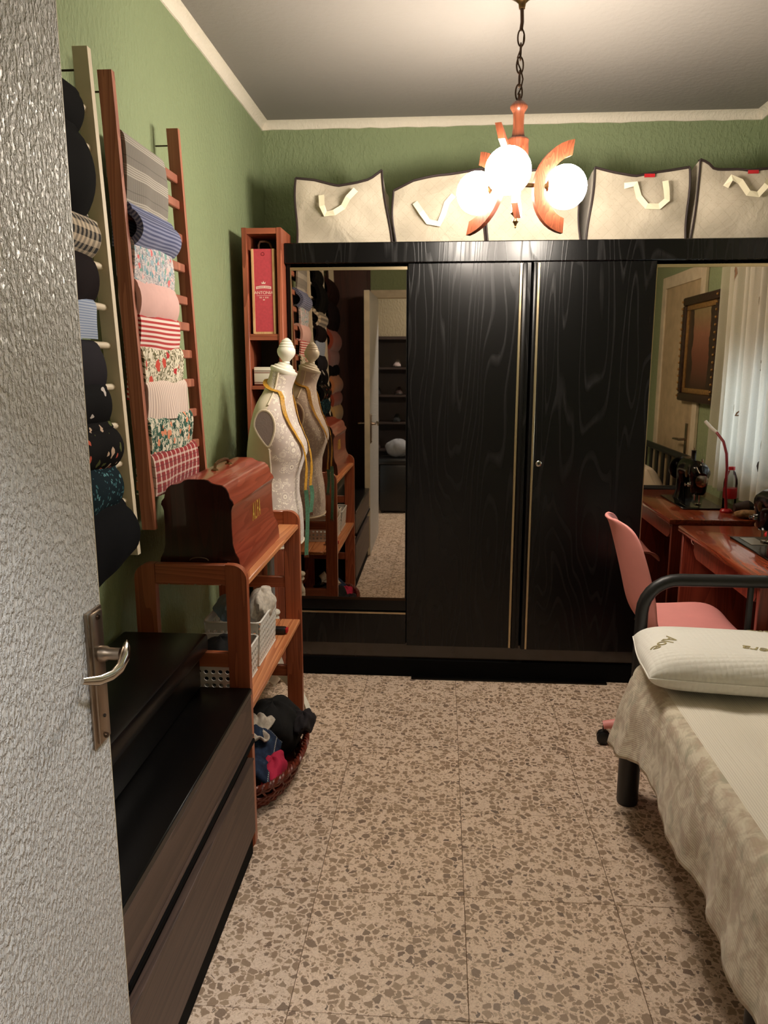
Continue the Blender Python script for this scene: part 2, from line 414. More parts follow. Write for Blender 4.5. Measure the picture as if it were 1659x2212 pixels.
# right wall with the window opening
WY0, WY1, WZ0, WZ1 = 2.80, 3.46, .95, 2.28
mb = MB(); mb.box(XR, XR + .14, YN, WY0, 0, ZC + .05); mb.box(XR, XR + .14, WY1, YB + .12, 0, ZC + .05)
mb.box(XR, XR + .14, WY0, WY1, 0, WZ0); mb.box(XR, XR + .14, WY0, WY1, WZ1, ZC + .05)
mb.build('wall_right', 'wall', smooth=0, kind='structure')
DX0, DX1, DZ = -.60, .30, 2.06
mb = MB(); mb.box(XL - .12, DX0, YN - .1, YN, 0, ZC + .05); mb.box(DX1, XR + .14, YN - .1, YN, 0, ZC + .05); mb.box(DX0, DX1, YN - .1, YN, DZ, ZC + .05)
mb.build('wall_near', 'wall', smooth=0, kind='structure')
mb = MB(); mb.box(DX0, DX0 + .012, YN - .11, YN + .01, 0, DZ); mb.box(DX1 - .012, DX1, YN - .11, YN + .01, 0, DZ); mb.box(DX0, DX1, YN - .11, YN + .01, DZ - .012, DZ)
mb.box(DX0 - .05, DX0, YN - .115, YN - .1, 0, DZ + .05); mb.box(DX1, DX1 + .05, YN - .115, YN - .1, 0, DZ + .05); mb.box(DX0, DX1, YN - .115, YN - .1, DZ, DZ + .05)
mb.box(DX1, DX1 + .05, YN, YN + .015, 0, DZ + .05); mb.box(DX0 - .05, DX1 + .05, YN, YN + .015, DZ, DZ + .05); mb.box(DX0 - .05, DX0, YN, YN + .015, 0, DZ)
mb.build('trim_1', 'dooredge', smooth=0, kind='structure')
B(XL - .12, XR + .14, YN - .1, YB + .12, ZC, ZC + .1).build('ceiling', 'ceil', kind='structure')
# plaster cove round the top of the walls
def cove(name, p0, p1, inward):
    p0 = Vector(p0); p1 = Vector(p1); iw = Vector(inward); rows = []
    prof = [(-.01, ZG - .0)] + [(.006 + .055 * (1 - math.cos(a)), ZG + .002 + (ZC - ZG + .002) * math.sin(a)) for a in [PI / 2 * k / 7 for k in range(8)]] + [(-.01, ZC + .004)]
    for s_ in range(41):
        t = s_ / 40; o = p0.lerp(p1, t); jit = R.uniform(-.003, .003)
        rows.append([(o.x + iw.x * d, o.y + iw.y * d, z + (jit if k in (0, 1) else 0)) for k, (d, z) in enumerate(prof)])
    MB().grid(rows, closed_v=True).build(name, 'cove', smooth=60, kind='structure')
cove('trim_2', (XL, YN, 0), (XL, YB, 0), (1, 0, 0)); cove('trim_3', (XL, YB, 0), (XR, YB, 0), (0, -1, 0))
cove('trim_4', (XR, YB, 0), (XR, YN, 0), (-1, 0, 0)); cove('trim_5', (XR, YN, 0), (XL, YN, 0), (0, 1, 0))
# hall behind the camera
mb = MB(); mb.box(HL - .1, HR + .1, HY - .1, HY, 0, 2.75); mb.box(HL - .1, HL, HY, YN - .1, 0, 2.75); mb.box(HR, HR + .1, HY, YN - .1, 0, 2.75)
mb.build('wall_hall', 'hallwall', smooth=0, kind='structure')
B(HL - .1, HR + .1, HY - .1, YN - .1, 2.75, 2.85).build('ceiling_hall', 'ceil', kind='structure')
hl = empty('ceiling_lamp', (.55, -.50, 2.66), 'round flush ceiling lamp lit in the hall outside the door', 'lamp')
MB().lathe([(.0, 2.75), (.17, 2.75), (.17, 2.735), (.0, 2.735)], (.55, -.50, 0), 28).build('base', 'whitepaint', hl)
MB().lathe([(.16, 2.735), (.158, 2.71), (.13, 2.685), (.07, 2.668), (0, 2.664)], (.55, -.50, 0), 28).build('diffuser', 'halllamp', hl)

# ---- the open entrance door (stippled paint), hinged on the near wall
DXF, DY1 = -.548, 1.158
d1 = empty('door_1', (DXF, YN + .02, .01), 'grey white stippled door standing open with a worn chrome lever handle', kind='structure')
mb = MB(); mb.box(DXF - .042, DXF, DY1 - .80, DY1, .012, 2.035, bev=.002, seg=1)
lf = mb.build('door_leaf', 'doorpaint', d1)
B(DXF - .0415, DXF - .0005, DY1 - .001, DY1 + .0012, .014, 2.033).build('door_edge', 'dooredge', d1)
hd = empty('door_handle', (DXF, 1.12, 1.0)); hd.parent = d1; hd.location = Vector((DXF, 1.12, 1.0)) - ORG[d1.name]; ORG[hd.name] = Vector((DXF, 1.12, 1.0))
bx = DXF
mb = B(bx, bx + .006, 1.096, 1.150, .893, 1.120, bev=.002); mb.box(bx + .004, bx + .010, 1.105, 1.143, .898, 1.115, bev=.002)
mb.build('escutcheon', 'steel', hd)
for z in (.906, 1.107): MB().lathe([(0, 0), (.005, 0), (.004, .003), (0, .003)], (bx + .010, 1.124, z), 10, (1, 0, 0)).build('screw', 'bronze', hd)
MB().lathe([(0, 0), (.003, 0), (.003, .002), (0, .002)], (bx + .0095, 1.124, .94), 8, (1, 0, 0)).build('keyhole', 'blackplastic', hd)
LZ = 1.045
MB().lathe([(.013, 0), (.0125, .012), (.010, .016), (.010, .035), (0, .036)], (bx + .008, 1.126, LZ), 16, (1, 0, 0)).build('spindle', 'steel', hd)
pth = [(bx + .048, 1.140, LZ + .018), (bx + .052, 1.128, LZ + .012), (bx + .055, 1.112, LZ), (bx + .055, 1.092, LZ - .010), (bx + .052, 1.068, LZ - .012), (bx + .046, 1.040, LZ - .008), (bx + .036, 1.008, LZ + .004)]
MB().tube(pth, [.002, .010, .013, .011, .009, .008, .005], 12, flat=.6, up=(0, 0, 1)).build('lever', 'chrome', hd)
pth2 = [(bx - .042, 1.126, LZ), (bx - .09, 1.126, LZ), (bx - .095, 1.08, LZ), (bx - .085, 1.0, LZ)]
MB().tube(pth2, [.009, .010, .009, .005], 10).build('lever', 'chrome', hd)
# ---- second door on the right wall (seen in the mirror)
d2 = empty('door_2', (XR, 1.8, 0), 'beige panel door in the right wall behind the bed', kind='structure')
B(XR - .012, XR - .002, 1.42, 2.16, .01, 2.0).build('door_leaf', 'doorbeige', d2)
for y0, y1, z0, z1 in ((1.34, 1.42, 0, 2.08), (2.16, 2.24, 0, 2.08), (1.42, 2.16, 2.0, 2.08)):
    B(XR - .022, XR - .001, y0, y1, z0, z1, bev=.003, seg=1).build('door_frame', 'dooredge', d2)
hb = B(XR - .018, XR - .012, 2.05, 2.09, .93, 1.13).build('escutcheon', 'steel', d2)
MB().tube([(XR - .016, 2.07, 1.03), (XR - .06, 2.07, 1.03), (XR - .065, 2.03, 1.03), (XR - .06, 1.95, 1.025)], [.008, .009, .008, .005], 10).build('lever', 'steel', hb)
# ---- window with roller shutter
wn = empty('window_1', (XR + .05, 3.13, WZ0), 'white window behind sheer curtain with its roller shutter half down', kind='structure')
for y0, y1, z0, z1 in ((WY0, WY0 + .045, WZ0, WZ1), (WY1 - .045, WY1, WZ0, WZ1), (WY0, WY1, WZ0, WZ0 + .05), (WY0, WY1, WZ1 - .05, WZ1), (3.10, 3.16, WZ0, WZ1)):
    B(XR + .05, XR + .09, y0, y1, z0, z1, bev=.004, seg=1).build('window_frame', 'whiteplastic', wn)
for y0, y1 in ((WY0 + .045, 3.10), (3.16, WY1 - .045)): B(XR + .068, XR + .072, y0, y1, WZ0 + .05, WZ1 - .05).build('pane', 'pane', wn)
B(XR - .02, XR + .05, WY0 - .02, WY1 + .02, WZ0 - .025, WZ0, bev=.004, seg=1).build('window_sill', 'whiteplastic', wn)
sl0 = None
for k in range(18):
    z = 1.50 + k * .043
    if sl0 is None: sl0 = B(XR + .112, XR + .122, WY0 + .005, WY1 - .005, z, z + .041, bev=.004, seg=1).build('shutter_slat', 'creamladder', wn)
    else: dup(sl0, wn, (0, 0, k * .043))

# ================================================================== WARDROBE
WF = 3.53
wd = empty('wardrobe', (.4, 3.85, 0), 'black ash sliding wardrobe with two bronze mirror doors and champagne strips', 'wardrobe')
B(-.705, 1.51, WF - .03, YB - .02, 1.932, 2.02, bev=.004, seg=1).build('cornice', 'ash', wd)
B(-.70, -.682, WF + .005, YB - .03, .0, 1.932).build('side_panel', 'black', wd)
B(1.49, 1.508, WF + .005, YB - .03, .0, 1.932).build('side_panel', 'black', wd)
B(-.682, 1.49, WF + .10, YB - .03, .05, 1.932).build('carcass', 'black', wd)
def mirror_door(x0, x1):
    d = B(x0, x1, WF - .004, WF + .03, .388, 1.918).build('mirror_door', 'black', wd)
    B(x0 + .004, x1 - .004, WF - .0075, WF - .0045, .40, 1.905).build('mirror', 'mirror', d)
    B(x0, x1, WF - .012, WF - .004, 1.905, 1.918).build('mirror_trim', 'gold', d)
    B(x0, x0 + .004, WF - .010, WF - .004, .40, 1.905).build('mirror_trim', 'gold', d)
    B(x0, x1, WF - .010, WF - .004, .388, .40).build('mirror_trim', 'bronze', d)
    B(x0, x1, WF - .001, WF + .03, .335, .386).build('lower_rail', 'black', wd)
    dr = B(x0, x1, WF - .004, WF + .03, .168, .318).build('drawer_front', 'ash', wd)
    B(x0, x1, WF - .008, WF + .02, .319, .327).build('strip', 'gold', dr)
mirror_door(-.682, -.160); mirror_door(.912, 1.49)
dA = B(-.155, .378, WF - .014, WF + .03, .166, 1.930).build('door_panel', 'ash', wd)
B(.329, .341, WF - .022, WF - .012, .168, 1.928, bev=.002, seg=1).build('handle_strip', 'gold', dA)
B(.343, .362, WF - .030, WF - .012, .168, 1.928, bev=.004).build('finger_pull', 'black', dA)
dB = B(.388, .908, WF - .026, WF + .03, .166, 1.930).build('door_panel', 'ash', wd)
B(.404, .416, WF - .034, WF - .024, .168, 1.928, bev=.002, seg=1).build('handle_strip', 'gold', dB)
B(.388, .402, WF - .036, WF - .024, .168, 1.928, bev=.003).build('finger_pull', 'black', dB)
lk = MB().lathe([(0, 0), (.0135, 0), (.0135, .004), (.011, .006), (.006, .006), (.006, .003), (0, .003)], (.44, WF - .026, 1.054), 20, (0, -1, 0)).build('lock_rosette', 'chrome', dB)
MB().lathe([(0, .0032), (.0055, .0032), (0, .0036)], (.44, WF - .026, 1.054), 12, (0, -1, 0)).build('keyhole', 'blackplastic', lk)
B(-.682, 1.49, WF + .02, WF + .05, .085, .166).build('recessed_rail', 'plinth', wd)
B(-.682, 1.49, WF - .0, WF + .05, .0, .088, bev=.003, seg=1).build('plinth', 'blackmatte', wd)
B(-.13, .80, WF - .035, WF, .0, .010, bev=.003).build('floor_rail', 'black', wd)

# ---- storage bags on the wardrobe
def bagfab():
    t = NT('quilted_nonwoven'); v = t.coord('Object'); s = t.n('SeparateXYZ'); t.t.links.new(v, s.inputs[0])
    a = t.math('ADD', s.outputs[0], s.outputs[2]); b = t.math('SUBTRACT', s.outputs[0], s.outputs[2])
    def ln(x): return t.math('LESS_THAN', t.math('ABSOLUTE', t.math('SUBTRACT', t.math('FRACT', t.math('MULTIPLY', x, 20)), .5)), .035)
    dash = t.math('GREATER_THAN', t.noise(v, 160, 1), .46)
    m = t.math('MULTIPLY', t.math('MAXIMUM', ln(a), ln(b)), dash)
    n = t.noise(v, 9, 4)
    c = t.mix(t.math('MULTIPLY', m, .28), t.ramp(n, [(.3, S(174, 163, 144)), (.7, S(192, 181, 162))]), S(150, 136, 112))
    t.bump(t.math('ADD', t.noise(v, 7, 4, .55, .8), t.math('MULTIPLY', m, -.05)), .45, .03)
    return t.fin(c, .75, 0, .3, .2)
M['bag'] = bagfab()
def bag(px_l, px_r, tops, label, handle, tagpx=None, seed=0, yf=3.63, yb=4.08):
    """tops: pixel points along the top front edge, left to right"""
    rr = random.Random(seed)
    zb = 2.021
    T = [aty(x, y, yf) for x, y in tops]
    xl = aty(px_l, 525, yf).x; xr = aty(px_r, 525, yf).x
    e = empty('storage_bag', ((xl + xr) / 2, (yf + yb) / 2, zb), label, 'bag', 'storage bags on top of the wardrobe')
    def ztop(u):
        x = lerp(T[0].x, T[-1].x, u)
        for a, b in zip(T, T[1:]):
            if x <= b.x + 1e-6:
                t = (x - a.x) / max(1e-6, b.x - a.x); return lerp(a.z, b.z, max(0, min(1, t)))
        return T[-1].z
    nu, nv = 18, 12
    def front(u, v, y=yf, bul=1.0):
        x = lerp(lerp(xl, xr, u), lerp(T[0].x, T[-1].x, u), v)
        zt = ztop(u); z = lerp(zb, zt, v)
        bulge = .035 * math.sin(PI * u) * math.sin(PI * min(1, v * 1.05)) + .008 * math.sin(9 * u + seed) * math.sin(7 * v + seed * 2)
        return Vector((x + .006 * math.sin(5 * v + seed), y - bulge * bul, z))
    rows_f = [[front(i / nu, j / nv) for j in range(nv + 1)] for i in range(nu + 1)]
    rows_b = [[front(i / nu, j / nv, yb, -.4) + Vector((0, 0, -.03 * j / nv * abs(math.sin(3 * i / nu + seed)))) for j in range(nv + 1)] for i in range(nu + 1)]
    loops = []
    for i in range(nu + 1):
        f = rows_f[i]; b = rows_b[i]; sag = .02 + .02 * rr.random()
        mid = [f[-1].lerp(b[-1], k / 6) + Vector((0, 0, -sag * math.sin(PI * k / 6) + (.012 if 0 < k < 6 else 0))) for k in range(1, 6)]
        bot = [b[0].lerp(f[0], k / 3) for k in range(1, 3)]
        loops.append(f + mid + b[::-1] + bot)
    mb = MB().grid(loops, closed_v=True); n = len(loops[0])
    mb.f.append(tuple(range(n))); mb.f.append(tuple(range(nu * n + n - 1, nu * n - 1, -1)))
    mb.build('body', 'bag', e, smooth=55)
    off = Vector((0, -.003, .001))
    MB().tube([front(i / nu, 1) + off for i in range(nu + 1)], .0055, 6).build('piping', 'piping', e)
    MB().tube([front(i / nu, 1) + Vector((0, .024, .003 - .004 * math.sin(PI * i / nu))) for i in range(nu + 1)], .0045, 6).build('zip', 'piping', e)
    for u in (0, 1): MB().tube([front(u, j / nv) + off for j in range(nv + 1)], .005, 6).build('piping', 'piping', e)
    if handle:
        H = [aty(x, y, yf - .045) for x, y in handle]
        rows = []
        for k, p in enumerate(H):
            a = H[max(0, k - 1)]; b = H[min(len(H) - 1, k + 1)]; d = (b - a).normalized(); q = Vector((-d.z, 0, d.x)) * .0125
            dy = Vector((0, .012 * (1 if k in (0, len(H) - 1) else 0) - .008 * (k % 2), 0))
            rows.append([p + q + dy, p - q + dy, p - q + dy + Vector((0, .002, 0)), p + q + dy + Vector((0, .002, 0))])
        MB().grid(rows, closed_v=True).build('handle', 'strap', e, smooth=0)
    if tagpx:
        p = aty(tagpx[0], tagpx[1], yf - .012)
        B(p.x - .022, p.x + .022, p.y - .004, p.y, p.z - .006, p.z + .008).build('tag', 'red', e)
    return e
bag(640, 845, [(640, 386), (682, 390), (730, 402), (770, 396), (800, 388), (826, 368)], 'leftmost ivory zipped storage bag on the wardrobe with peaked right corner',
    [(693, 420), (696, 445), (703, 462), (722, 460), (741, 447), (752, 428), (768, 408)], seed=1)
bag(853, 1046, [(848, 412), (890, 392), (940, 380), (985, 374), (1042, 366)], 'ivory storage bag second from left with top edge rising to the right',
    [(896, 436), (910, 458), (925, 479), (948, 484), (958, 462), (965, 440), (980, 420)], seed=2)
bag(1054, 1254, [(1052, 372), (1110, 372), (1160, 368), (1200, 366), (1250, 368)], 'middle ivory storage bag directly behind the lit pendant lamp', None, seed=3)
bag(1268, 1482, [(1284, 362), (1330, 374), (1370, 382), (1420, 372), (1488, 362)], 'ivory storage bag fourth from left with curled handle and red tag',
    [(1350, 400), (1372, 398), (1380, 425), (1396, 446), (1424, 446), (1440, 432), (1440, 410), (1438, 390)], (1403, 380), seed=4)
bag(1492, 1720, [(1513, 346), (1530, 352), (1545, 366), (1600, 366), (1620, 370), (1700, 360)], 'rightmost ivory storage bag with pinched top corner at the frame edge',
    [(1570, 402), (1580, 384), (1600, 392), (1615, 418), (1638, 420), (1655, 400), (1664, 388)], (1627, 372), seed=5)

# ================================================================== PENDANT LAMP
LX, LY = .243, 2.81
pl = empty('pendant_lamp', (LX, LY, 1.96), 'wooden pendant lamp with three lit white globes and crescent arms on a chain', 'lamp')
MB().lathe([(0, 2.716), (.056, 2.716), (.055, 2.70), (.045, 2.68), (.022, 2.665), (.012, 2.655), (.010, 2.64), (0, 2.638)], (LX, LY, 0), 24).build('canopy', 'brass', pl)
MB().tube([(LX, LY, 2.645), (LX + .002, LY, 2.60), (LX - .001, LY, 2.575)], .006, 8).build('rod', 'bronze', pl)
def link(rot):
    p = []
    for k in range(20):
        a = 2 * PI * k / 20; r = .0115 * math.cos(a); z = .026 * math.sin(a) * (1.0 if abs(math.sin(a)) < .95 else 1)
        p.append((r * math.cos(rot), r * math.sin(rot), z))
    return p
for k in range(5):
    o = Vector((LX - .0005 * k, LY, 2.553 - k * .0415)); MB().tube([o + Vector(q) for q in link(.25 + (k % 2) * 1.35)], .0027, 6, closed=True, up=(0, 1, 0)).build('chain_link', 'bronze', pl)
cr = [(LX + .010 * math.sin(k * 1.1), LY - .008 * math.cos(k * 1.1), 2.585 - k * .0225) for k in range(10)]
MB().tube(cr, .0025, 6).build('flex', 'bronze', pl)
MB().lathe([(0, 2.385), (.004, 2.383), (.005, 2.372), (.010, 2.364), (.016, 2.358), (0, 2.355)], (LX, LY, 0), 14).build('hanger', 'bronze', pl)
MB().lathe([(0, 2.360), (.020, 2.357), (.029, 2.346), (.0295, 2.340), (.024, 2.331), (.019, 2.323), (.018, 2.30), (.0185, 2.275), (.021, 2.255), (.024, 2.246), (.033, 2.244), (.0365, 2.240), (.037, 2.236), (.0355, 2.231),
            (.0365, 2.215), (.037, 2.195), (.034, 2.175), (.028, 2.158), (.020, 2.145), (.016, 2.13), (.016, 2.03), (.013, 2.015), (0, 2.013)], (LX, LY, 0), 28).build('stem', 'lampwood', pl)
MB().lathe([(0, 2.014), (.017, 2.012), (.0185, 2.006), (.010, 1.998), (.006, 1.992), (.010, 1.984), (.011, 1.979), (.006, 1.972), (.003, 1.964), (.004, 1.960), (0, 1.956)], (LX, LY, 0), 18).build('finial', 'brass', pl)
GR, GD, GZ = .0735, .178, 2.098
for gi, ang in enumerate((-16, 104, 224)):
    a = math.radians(ang); d = Vector((math.cos(a), -math.sin(a), 0)); q = Vector((-d.y, d.x, 0)); c0 = Vector((LX, LY, 0))
    zz = GZ + (.006 if gi == 1 else 0)
    out = [(.207 + .147 * math.cos(t), zz - .002 + .147 * math.sin(t)) for t in [math.radians(262 - 164 * k / 18) for k in range(19)]]
    tip = [(.207 + .022 * 1 , zz + .132), ]
    inn = [(.210 + .101 * math.cos(t), zz - .002 + .101 * math.sin(t)) for t in [math.radians(105 + 150 * k / 16) for k in range(17)]]
    pts = out + inn; n = len(pts); mb = MB(); h = .0105
    tw_ = lambda z: q * (-.24 * (z - zz))
    mb.add([c0 + d * r + Vector((0, 0, z)) + q * h + tw_(z) for r, z in pts] + [c0 + d * r + Vector((0, 0, z)) - q * h + tw_(z) for r, z in pts],
           [(i, (i + 1) % n, (i + 1) % n + n, i + n) for i in range(n)])
    no, ni = len(out), len(inn)
    def face(off):
        fs = []; i, j = 0, n - 1
        while i < no - 1 or j > no:
            if i < no - 1 and (j <= no or i / (no - 1) <= (n - 1 - j) / (ni - 1)): fs.append((off + i, off + i + 1, off + j)); i += 1
            else: fs.append((off + i, off + j - 1, off + j)); j -= 1
        return fs
    mb.f += face(0) + face(n); arm = mb.build('arm', 'lampwood', pl, smooth=30)
    MB().tube([c0 + d * .014 + Vector((0, 0, zz)), c0 + d * .066 + Vector((0, 0, zz))], .007, 10).build('strut', 'brass', arm)
    MB().lathe([(.0, .098), (.012, .098), (.014, .104), (.030, .112), (.036, .122), (.034, .124), (0, .124)], c0 + Vector((0, 0, zz)), 18, d).build('lamp_holder', 'brass', arm)
    MB().sphere(c0 + d * GD + Vector((0, 0, zz)), GR, 32, 20).build('globe', 'globe', pl, smooth=180)

# ================================================================== NARROW TOWER SHELF
TX0, TX1, TY0, TY1, TZ = -.880, -.705, 3.45, 3.68, 2.078
tw = empty('tower_shelf', ((TX0 + TX1) / 2, (TY0 + TY1) / 2, 0), 'narrow cherry wood tower shelf standing between green wall and wardrobe', 'shelf')
for x in (TX0, TX1 - .022): B(x, x + .022, TY0, TY1, 0, TZ, bev=.002, seg=1).build('side_panel', 'cherry', tw)
B(TX0 + .022, TX1 - .022, TY1 - .008, TY1, .02, TZ - .01).build('back_panel', 'shelfdark', tw)
B(TX0 + .022, TX1 - .022, TY0 + .002, TY1 - .008, TZ - .026, TZ - .002).build('top_panel', 'cherryx', tw)
for z in (1.602, 1.385, 1.18, .98): B(TX0 + .022, TX1 - .022, TY0 + .006, TY1 - .008, z, z + (.026 if z > 1.5 else .016)).build('shelf_board', 'cherryx', tw)
dd = B(TX0 + .024, TX1 - .024, TY0 - .002, TY0 + .016, .06, .96, bev=.002, seg=1).build('door', 'cherry', tw)
B(TX0 + .050, TX1 - .050, TY0 - .008, TY0 - .001, .10, .92, bev=.006).build('raised_panel', 'cherry', dd)
B(TX0 + .022, TX1 - .022, TY0 + .01, TY1 - .008, .0, .055).build('toe_board', 'cherryx', tw)
# wine gift box
bxw, z0, z1 = .104, 1.629, 1.992
wb_ = empty('wine_gift_box', (-.792, 3.46, z0), 'red wooden wine gift box with rope handle and white lettering in the tower shelf', 'box')
cx = -.792; x0, x1 = cx - bxw / 2, cx + bxw / 2; y0 = 3.466
for a, b in ((x0, x0 + .011), (x1 - .011, x1)): B(a, b, y0, y0 + .098, z0, z1, bev=.001, seg=1).build('side', 'lightwood', wb_)
B(x0 + .011, x1 - .011, y0 + .004, y0 + .098, z0, z0 + .010).build('bottom', 'lightwood', wb_)
B(x0 + .011, x1 - .011, y0 + .012, y0 + .098, z1 - .011, z1 - .001).build('top', 'lightwood', wb_)
B(x0 + .011, x1 - .011, y0 + .088, y0 + .097, z0 + .01, z1 - .011).build('back', 'lightwood', wb_)
ld = B(x0 + .011, x1 - .011, y0 + .003, y0 + .007, z0 + .010, z1 - .0005).build('sliding_lid', 'crimson', wb_)
MB().tube([(cx + .007 * math.cos(t), y0 + .0028, z1 - .022 + .007 * math.sin(t)) for t in [2 * PI * k / 14 for k in range(14)]], .0012, 5, closed=True).build('finger_groove', 'darkred', ld)
fl_ = lambda zc: (lambda u, v, w_: (cx + u, y0 + .0028 - w_ * .5, zc + v))
text('ANTONIA', .0185, fl_(1.806)).build('lettering', 'whiteprint', ld, smooth=0)
def ribbon(u, v, w_): return (cx + u, y0 + .0024 - w_ * .5, 1.831 + v - u * u * 3.2)
mb = MB(); rows = [[(cx + u, y0 + .0026, 1.831 - u * u * 3.2 + s_ * .0055) for s_ in (-1, 1)] for u in [-.034 + .068 * k / 12 for k in range(13)]]
mb.grid(rows).build('banner', 'whiteprint', ld, smooth=0)
mb = MB()
for k in range(15):
    u = -.029 + .0041 * k
    if k != 8: mb.box(cx + u - .0008, cx + u + .0008, y0 + .0020, y0 + .0024, 1.831 - u * u * 3.2 - .0026, 1.831 - u * u * 3.2 + .0026)
mb.build('banner_marks', 'crimson', ld, smooth=0)
mb = MB()
for k in range(10):
    if k not in (3, 5): mb.box(cx - .019 + .0042 * k, cx - .0172 + .0042 * k, y0 + .0024, y0 + .0028, 1.783, 1.789)
mb.box(cx - .004, cx + .004, y0 + .0024, y0 + .0028, 1.774, 1.778)
mb.build('small_print', 'whiteprint', ld, smooth=0)
mb = MB(); mb.add([(cx - .008, y0 + .0026, 1.844), (cx + .008, y0 + .0026, 1.844), (cx + .010, y0 + .0026, 1.853), (cx + .004, y0 + .0026, 1.848), (cx, y0 + .0026, 1.857), (cx - .004, y0 + .0026, 1.848), (cx - .010, y0 + .0026, 1.853)], [(0, 1, 3, 5), (1, 2, 3), (3, 4, 5), (5, 6, 0)])
mb.build('crown_mark', 'whiteprint', ld, smooth=0)
mb = MB().box(cx - .032, cx + .032, y0 + .0024, y0 + .0028, 1.7935, 1.7945); mb.build('rule', 'whiteprint', ld, smooth=0)
MB().tube([(cx - .026, y0 + .05, z1 - .004), (cx - .028, y0 + .05, z1 + .022), (cx - .02, y0 + .048, z1 + .036), (cx + .006, y0 + .048, z1 + .037), (cx + .022, y0 + .05, z1 + .03), (cx + .034, y0 + .05, z1 + .002)], .0045, 8).build('rope_handle', 'rope', wb_)
M['stripebox'] = None
def stripebox():
    t = NT('striped_tin'); s = t.n('SeparateXYZ'); t.t.links.new(t.n('TexCoord').outputs['Object'], s.inputs[0])
    c = t.ramp(s.outputs[2], [(0, S(120, 62, 52)), (.005, S(222, 214, 198)), (.010, S(120, 62, 52)), (.0135, S(222, 214, 198)), (.052, S(120, 62, 52)), (.055, S(222, 214, 198)), (.060, S(96, 66, 56)), (.066, S(226, 218, 202))], 'CONSTANT')
    return t.fin(c, .4)
M['stripebox'] = stripebox()
sb = B(-.848, -.742, 3.47, 3.58, 1.402, 1.484, bev=.004); sb = sb.build('striped_tin', 'stripebox'); tag(sb, 'small white tin with brown stripes on the tower shelf behind the dress form', 'tin')

# ================================================================== DRESS FORM
MX, MY = -.735, 3.205
df = empty('dress_form', (MX, MY, 0), 'cream dress form with eyelet lace front on a white turned tripod stand', 'dress form')
def lace():
    t = NT('eyelet_lace'); v = t.coord('Object'); s = t.n('SeparateXYZ'); t.t.links.new(v, s.inputs[0])
    big = t.vor(v, 17, rnd=.6); small = t.vor(v, 80)
    dist = big.outputs['Distance']
    eye = t.math('LESS_THAN', dist, .10); ring = t.math('MULTIPLY', t.math('GREATER_THAN', dist, .10), t.math('LESS_THAN', dist, .19))
    petal = t.math('LESS_THAN', t.math('ABSOLUTE', t.math('SUBTRACT', dist, .50)), .10)
    mid = t.math('MULTIPLY', t.math('LESS_THAN', t.math('ABSOLUTE', t.math('SUBTRACT', dist, .33)), .035), .45)
    net = t.math('LESS_THAN', t.math('ABSOLUTE', t.math('SUBTRACT', small.outputs['Distance'], .36)), .09)
    white = t.math('MAXIMUM', t.math('MAXIMUM', ring, mid), t.math('MULTIPLY', petal, net))
    c = t.mix(t.math('MULTIPLY', white, .9), t.mix(t.noise(v, 60, 3), S(192, 176, 168), S(204, 190, 180)), S(238, 228, 212))
    c = t.mix(t.math('MULTIPLY', eye, .7), c, S(140, 120, 112))
    front = t.math('GREATER_THAN', s.outputs[0], .040)
    bk = t.mix(t.noise(v, 30, 3), S(204, 190, 166), S(216, 202, 178))
    c = t.mix(front, bk, c)
    t.bump(t.math('MULTIPLY', t.math('MULTIPLY', white, front), 1.0), .5, .002)
    return t.fin(c, .9, 0, .2, .2)
M['lace'] = lace()
# z, back x, front x, half width (y)
prof = [(.742, -.835, -.592, .150), (.80, -.840, -.590, .157), (.88, -.838, -.594, .160), (.96, -.826, -.606, .142), (1.03, -.815, -.602, .122), (1.08, -.818, -.587, .126),
        (1.13, -.818, -.572, .138), (1.17, -.812, -.574, .148), (1.21, -.804, -.588, .158), (1.26, -.792, -.609, .168), (1.30, -.780, -.620, .168), (1.335, -.768, -.625, .150), (1.362, -.755, -.627, .110), (1.385, -.742, -.627, .075), (1.41, -.730, -.622, .058), (1.44, -.716, -.613, .053), (1.468, -.706, -.606, .051)]
rows = []
for k in range(49):
    z = lerp(prof[0][0], prof[-1][0], k / 48); xb, xf, hw = interp(prof, z); row = []
    for j in range(36):
        a = 2 * PI * j / 36; c, s_ = math.cos(a), math.sin(a)
        cx_ = (xb + xf) / 2; rx = (xf - xb) / 2
        x = cx_ + rx * math.copysign(abs(c) ** .85, c); y = MY + hw * math.copysign(abs(s_) ** .9, s_)
        # bust: two rounded cups
        if 1.03 < z < 1.24 and c > 0:
            bump = .018 * math.exp(-((z - 1.135) / .055) ** 2) * (math.exp(-((abs(y - MY) - .065) / .045) ** 2) - .55)
            x += bump * c
        tilt = (z - 1.40) * .0 
        zz = z - max(0, (z - 1.40)) * (x + .66) * 6.0 if z > 1.40 else z
        row.append((x, y, zz))
    rows.append(row)
mb = MB().grid(rows, closed_v=True); n0 = len(mb.v) - 36
mb.f.append(tuple(n0 + j for j in range(36))); mb.f.append(tuple(35 - j for j in range(36)))
torso = mb.build('torso', 'lace', df, smooth=70)
def torso_pt(z, a, off=.002):
    xb, xf, hw = interp(prof, z); c, s_ = math.cos(a), math.sin(a)
    x = (xb + xf) / 2 + ((xf - xb) / 2 + off) * math.copysign(abs(c) ** .85, c); y = MY + (hw + off) * math.copysign(abs(s_) ** .9, s_)
    if 1.03 < z < 1.24 and c > 0: x += .018 * math.exp(-((z - 1.135) / .055) ** 2) * (math.exp(-((abs(y - MY) - .065) / .045) ** 2) - .55) * c
    return Vector((x, y, z - (max(0, (z - 1.40)) * (x + .66) * 6.0)))
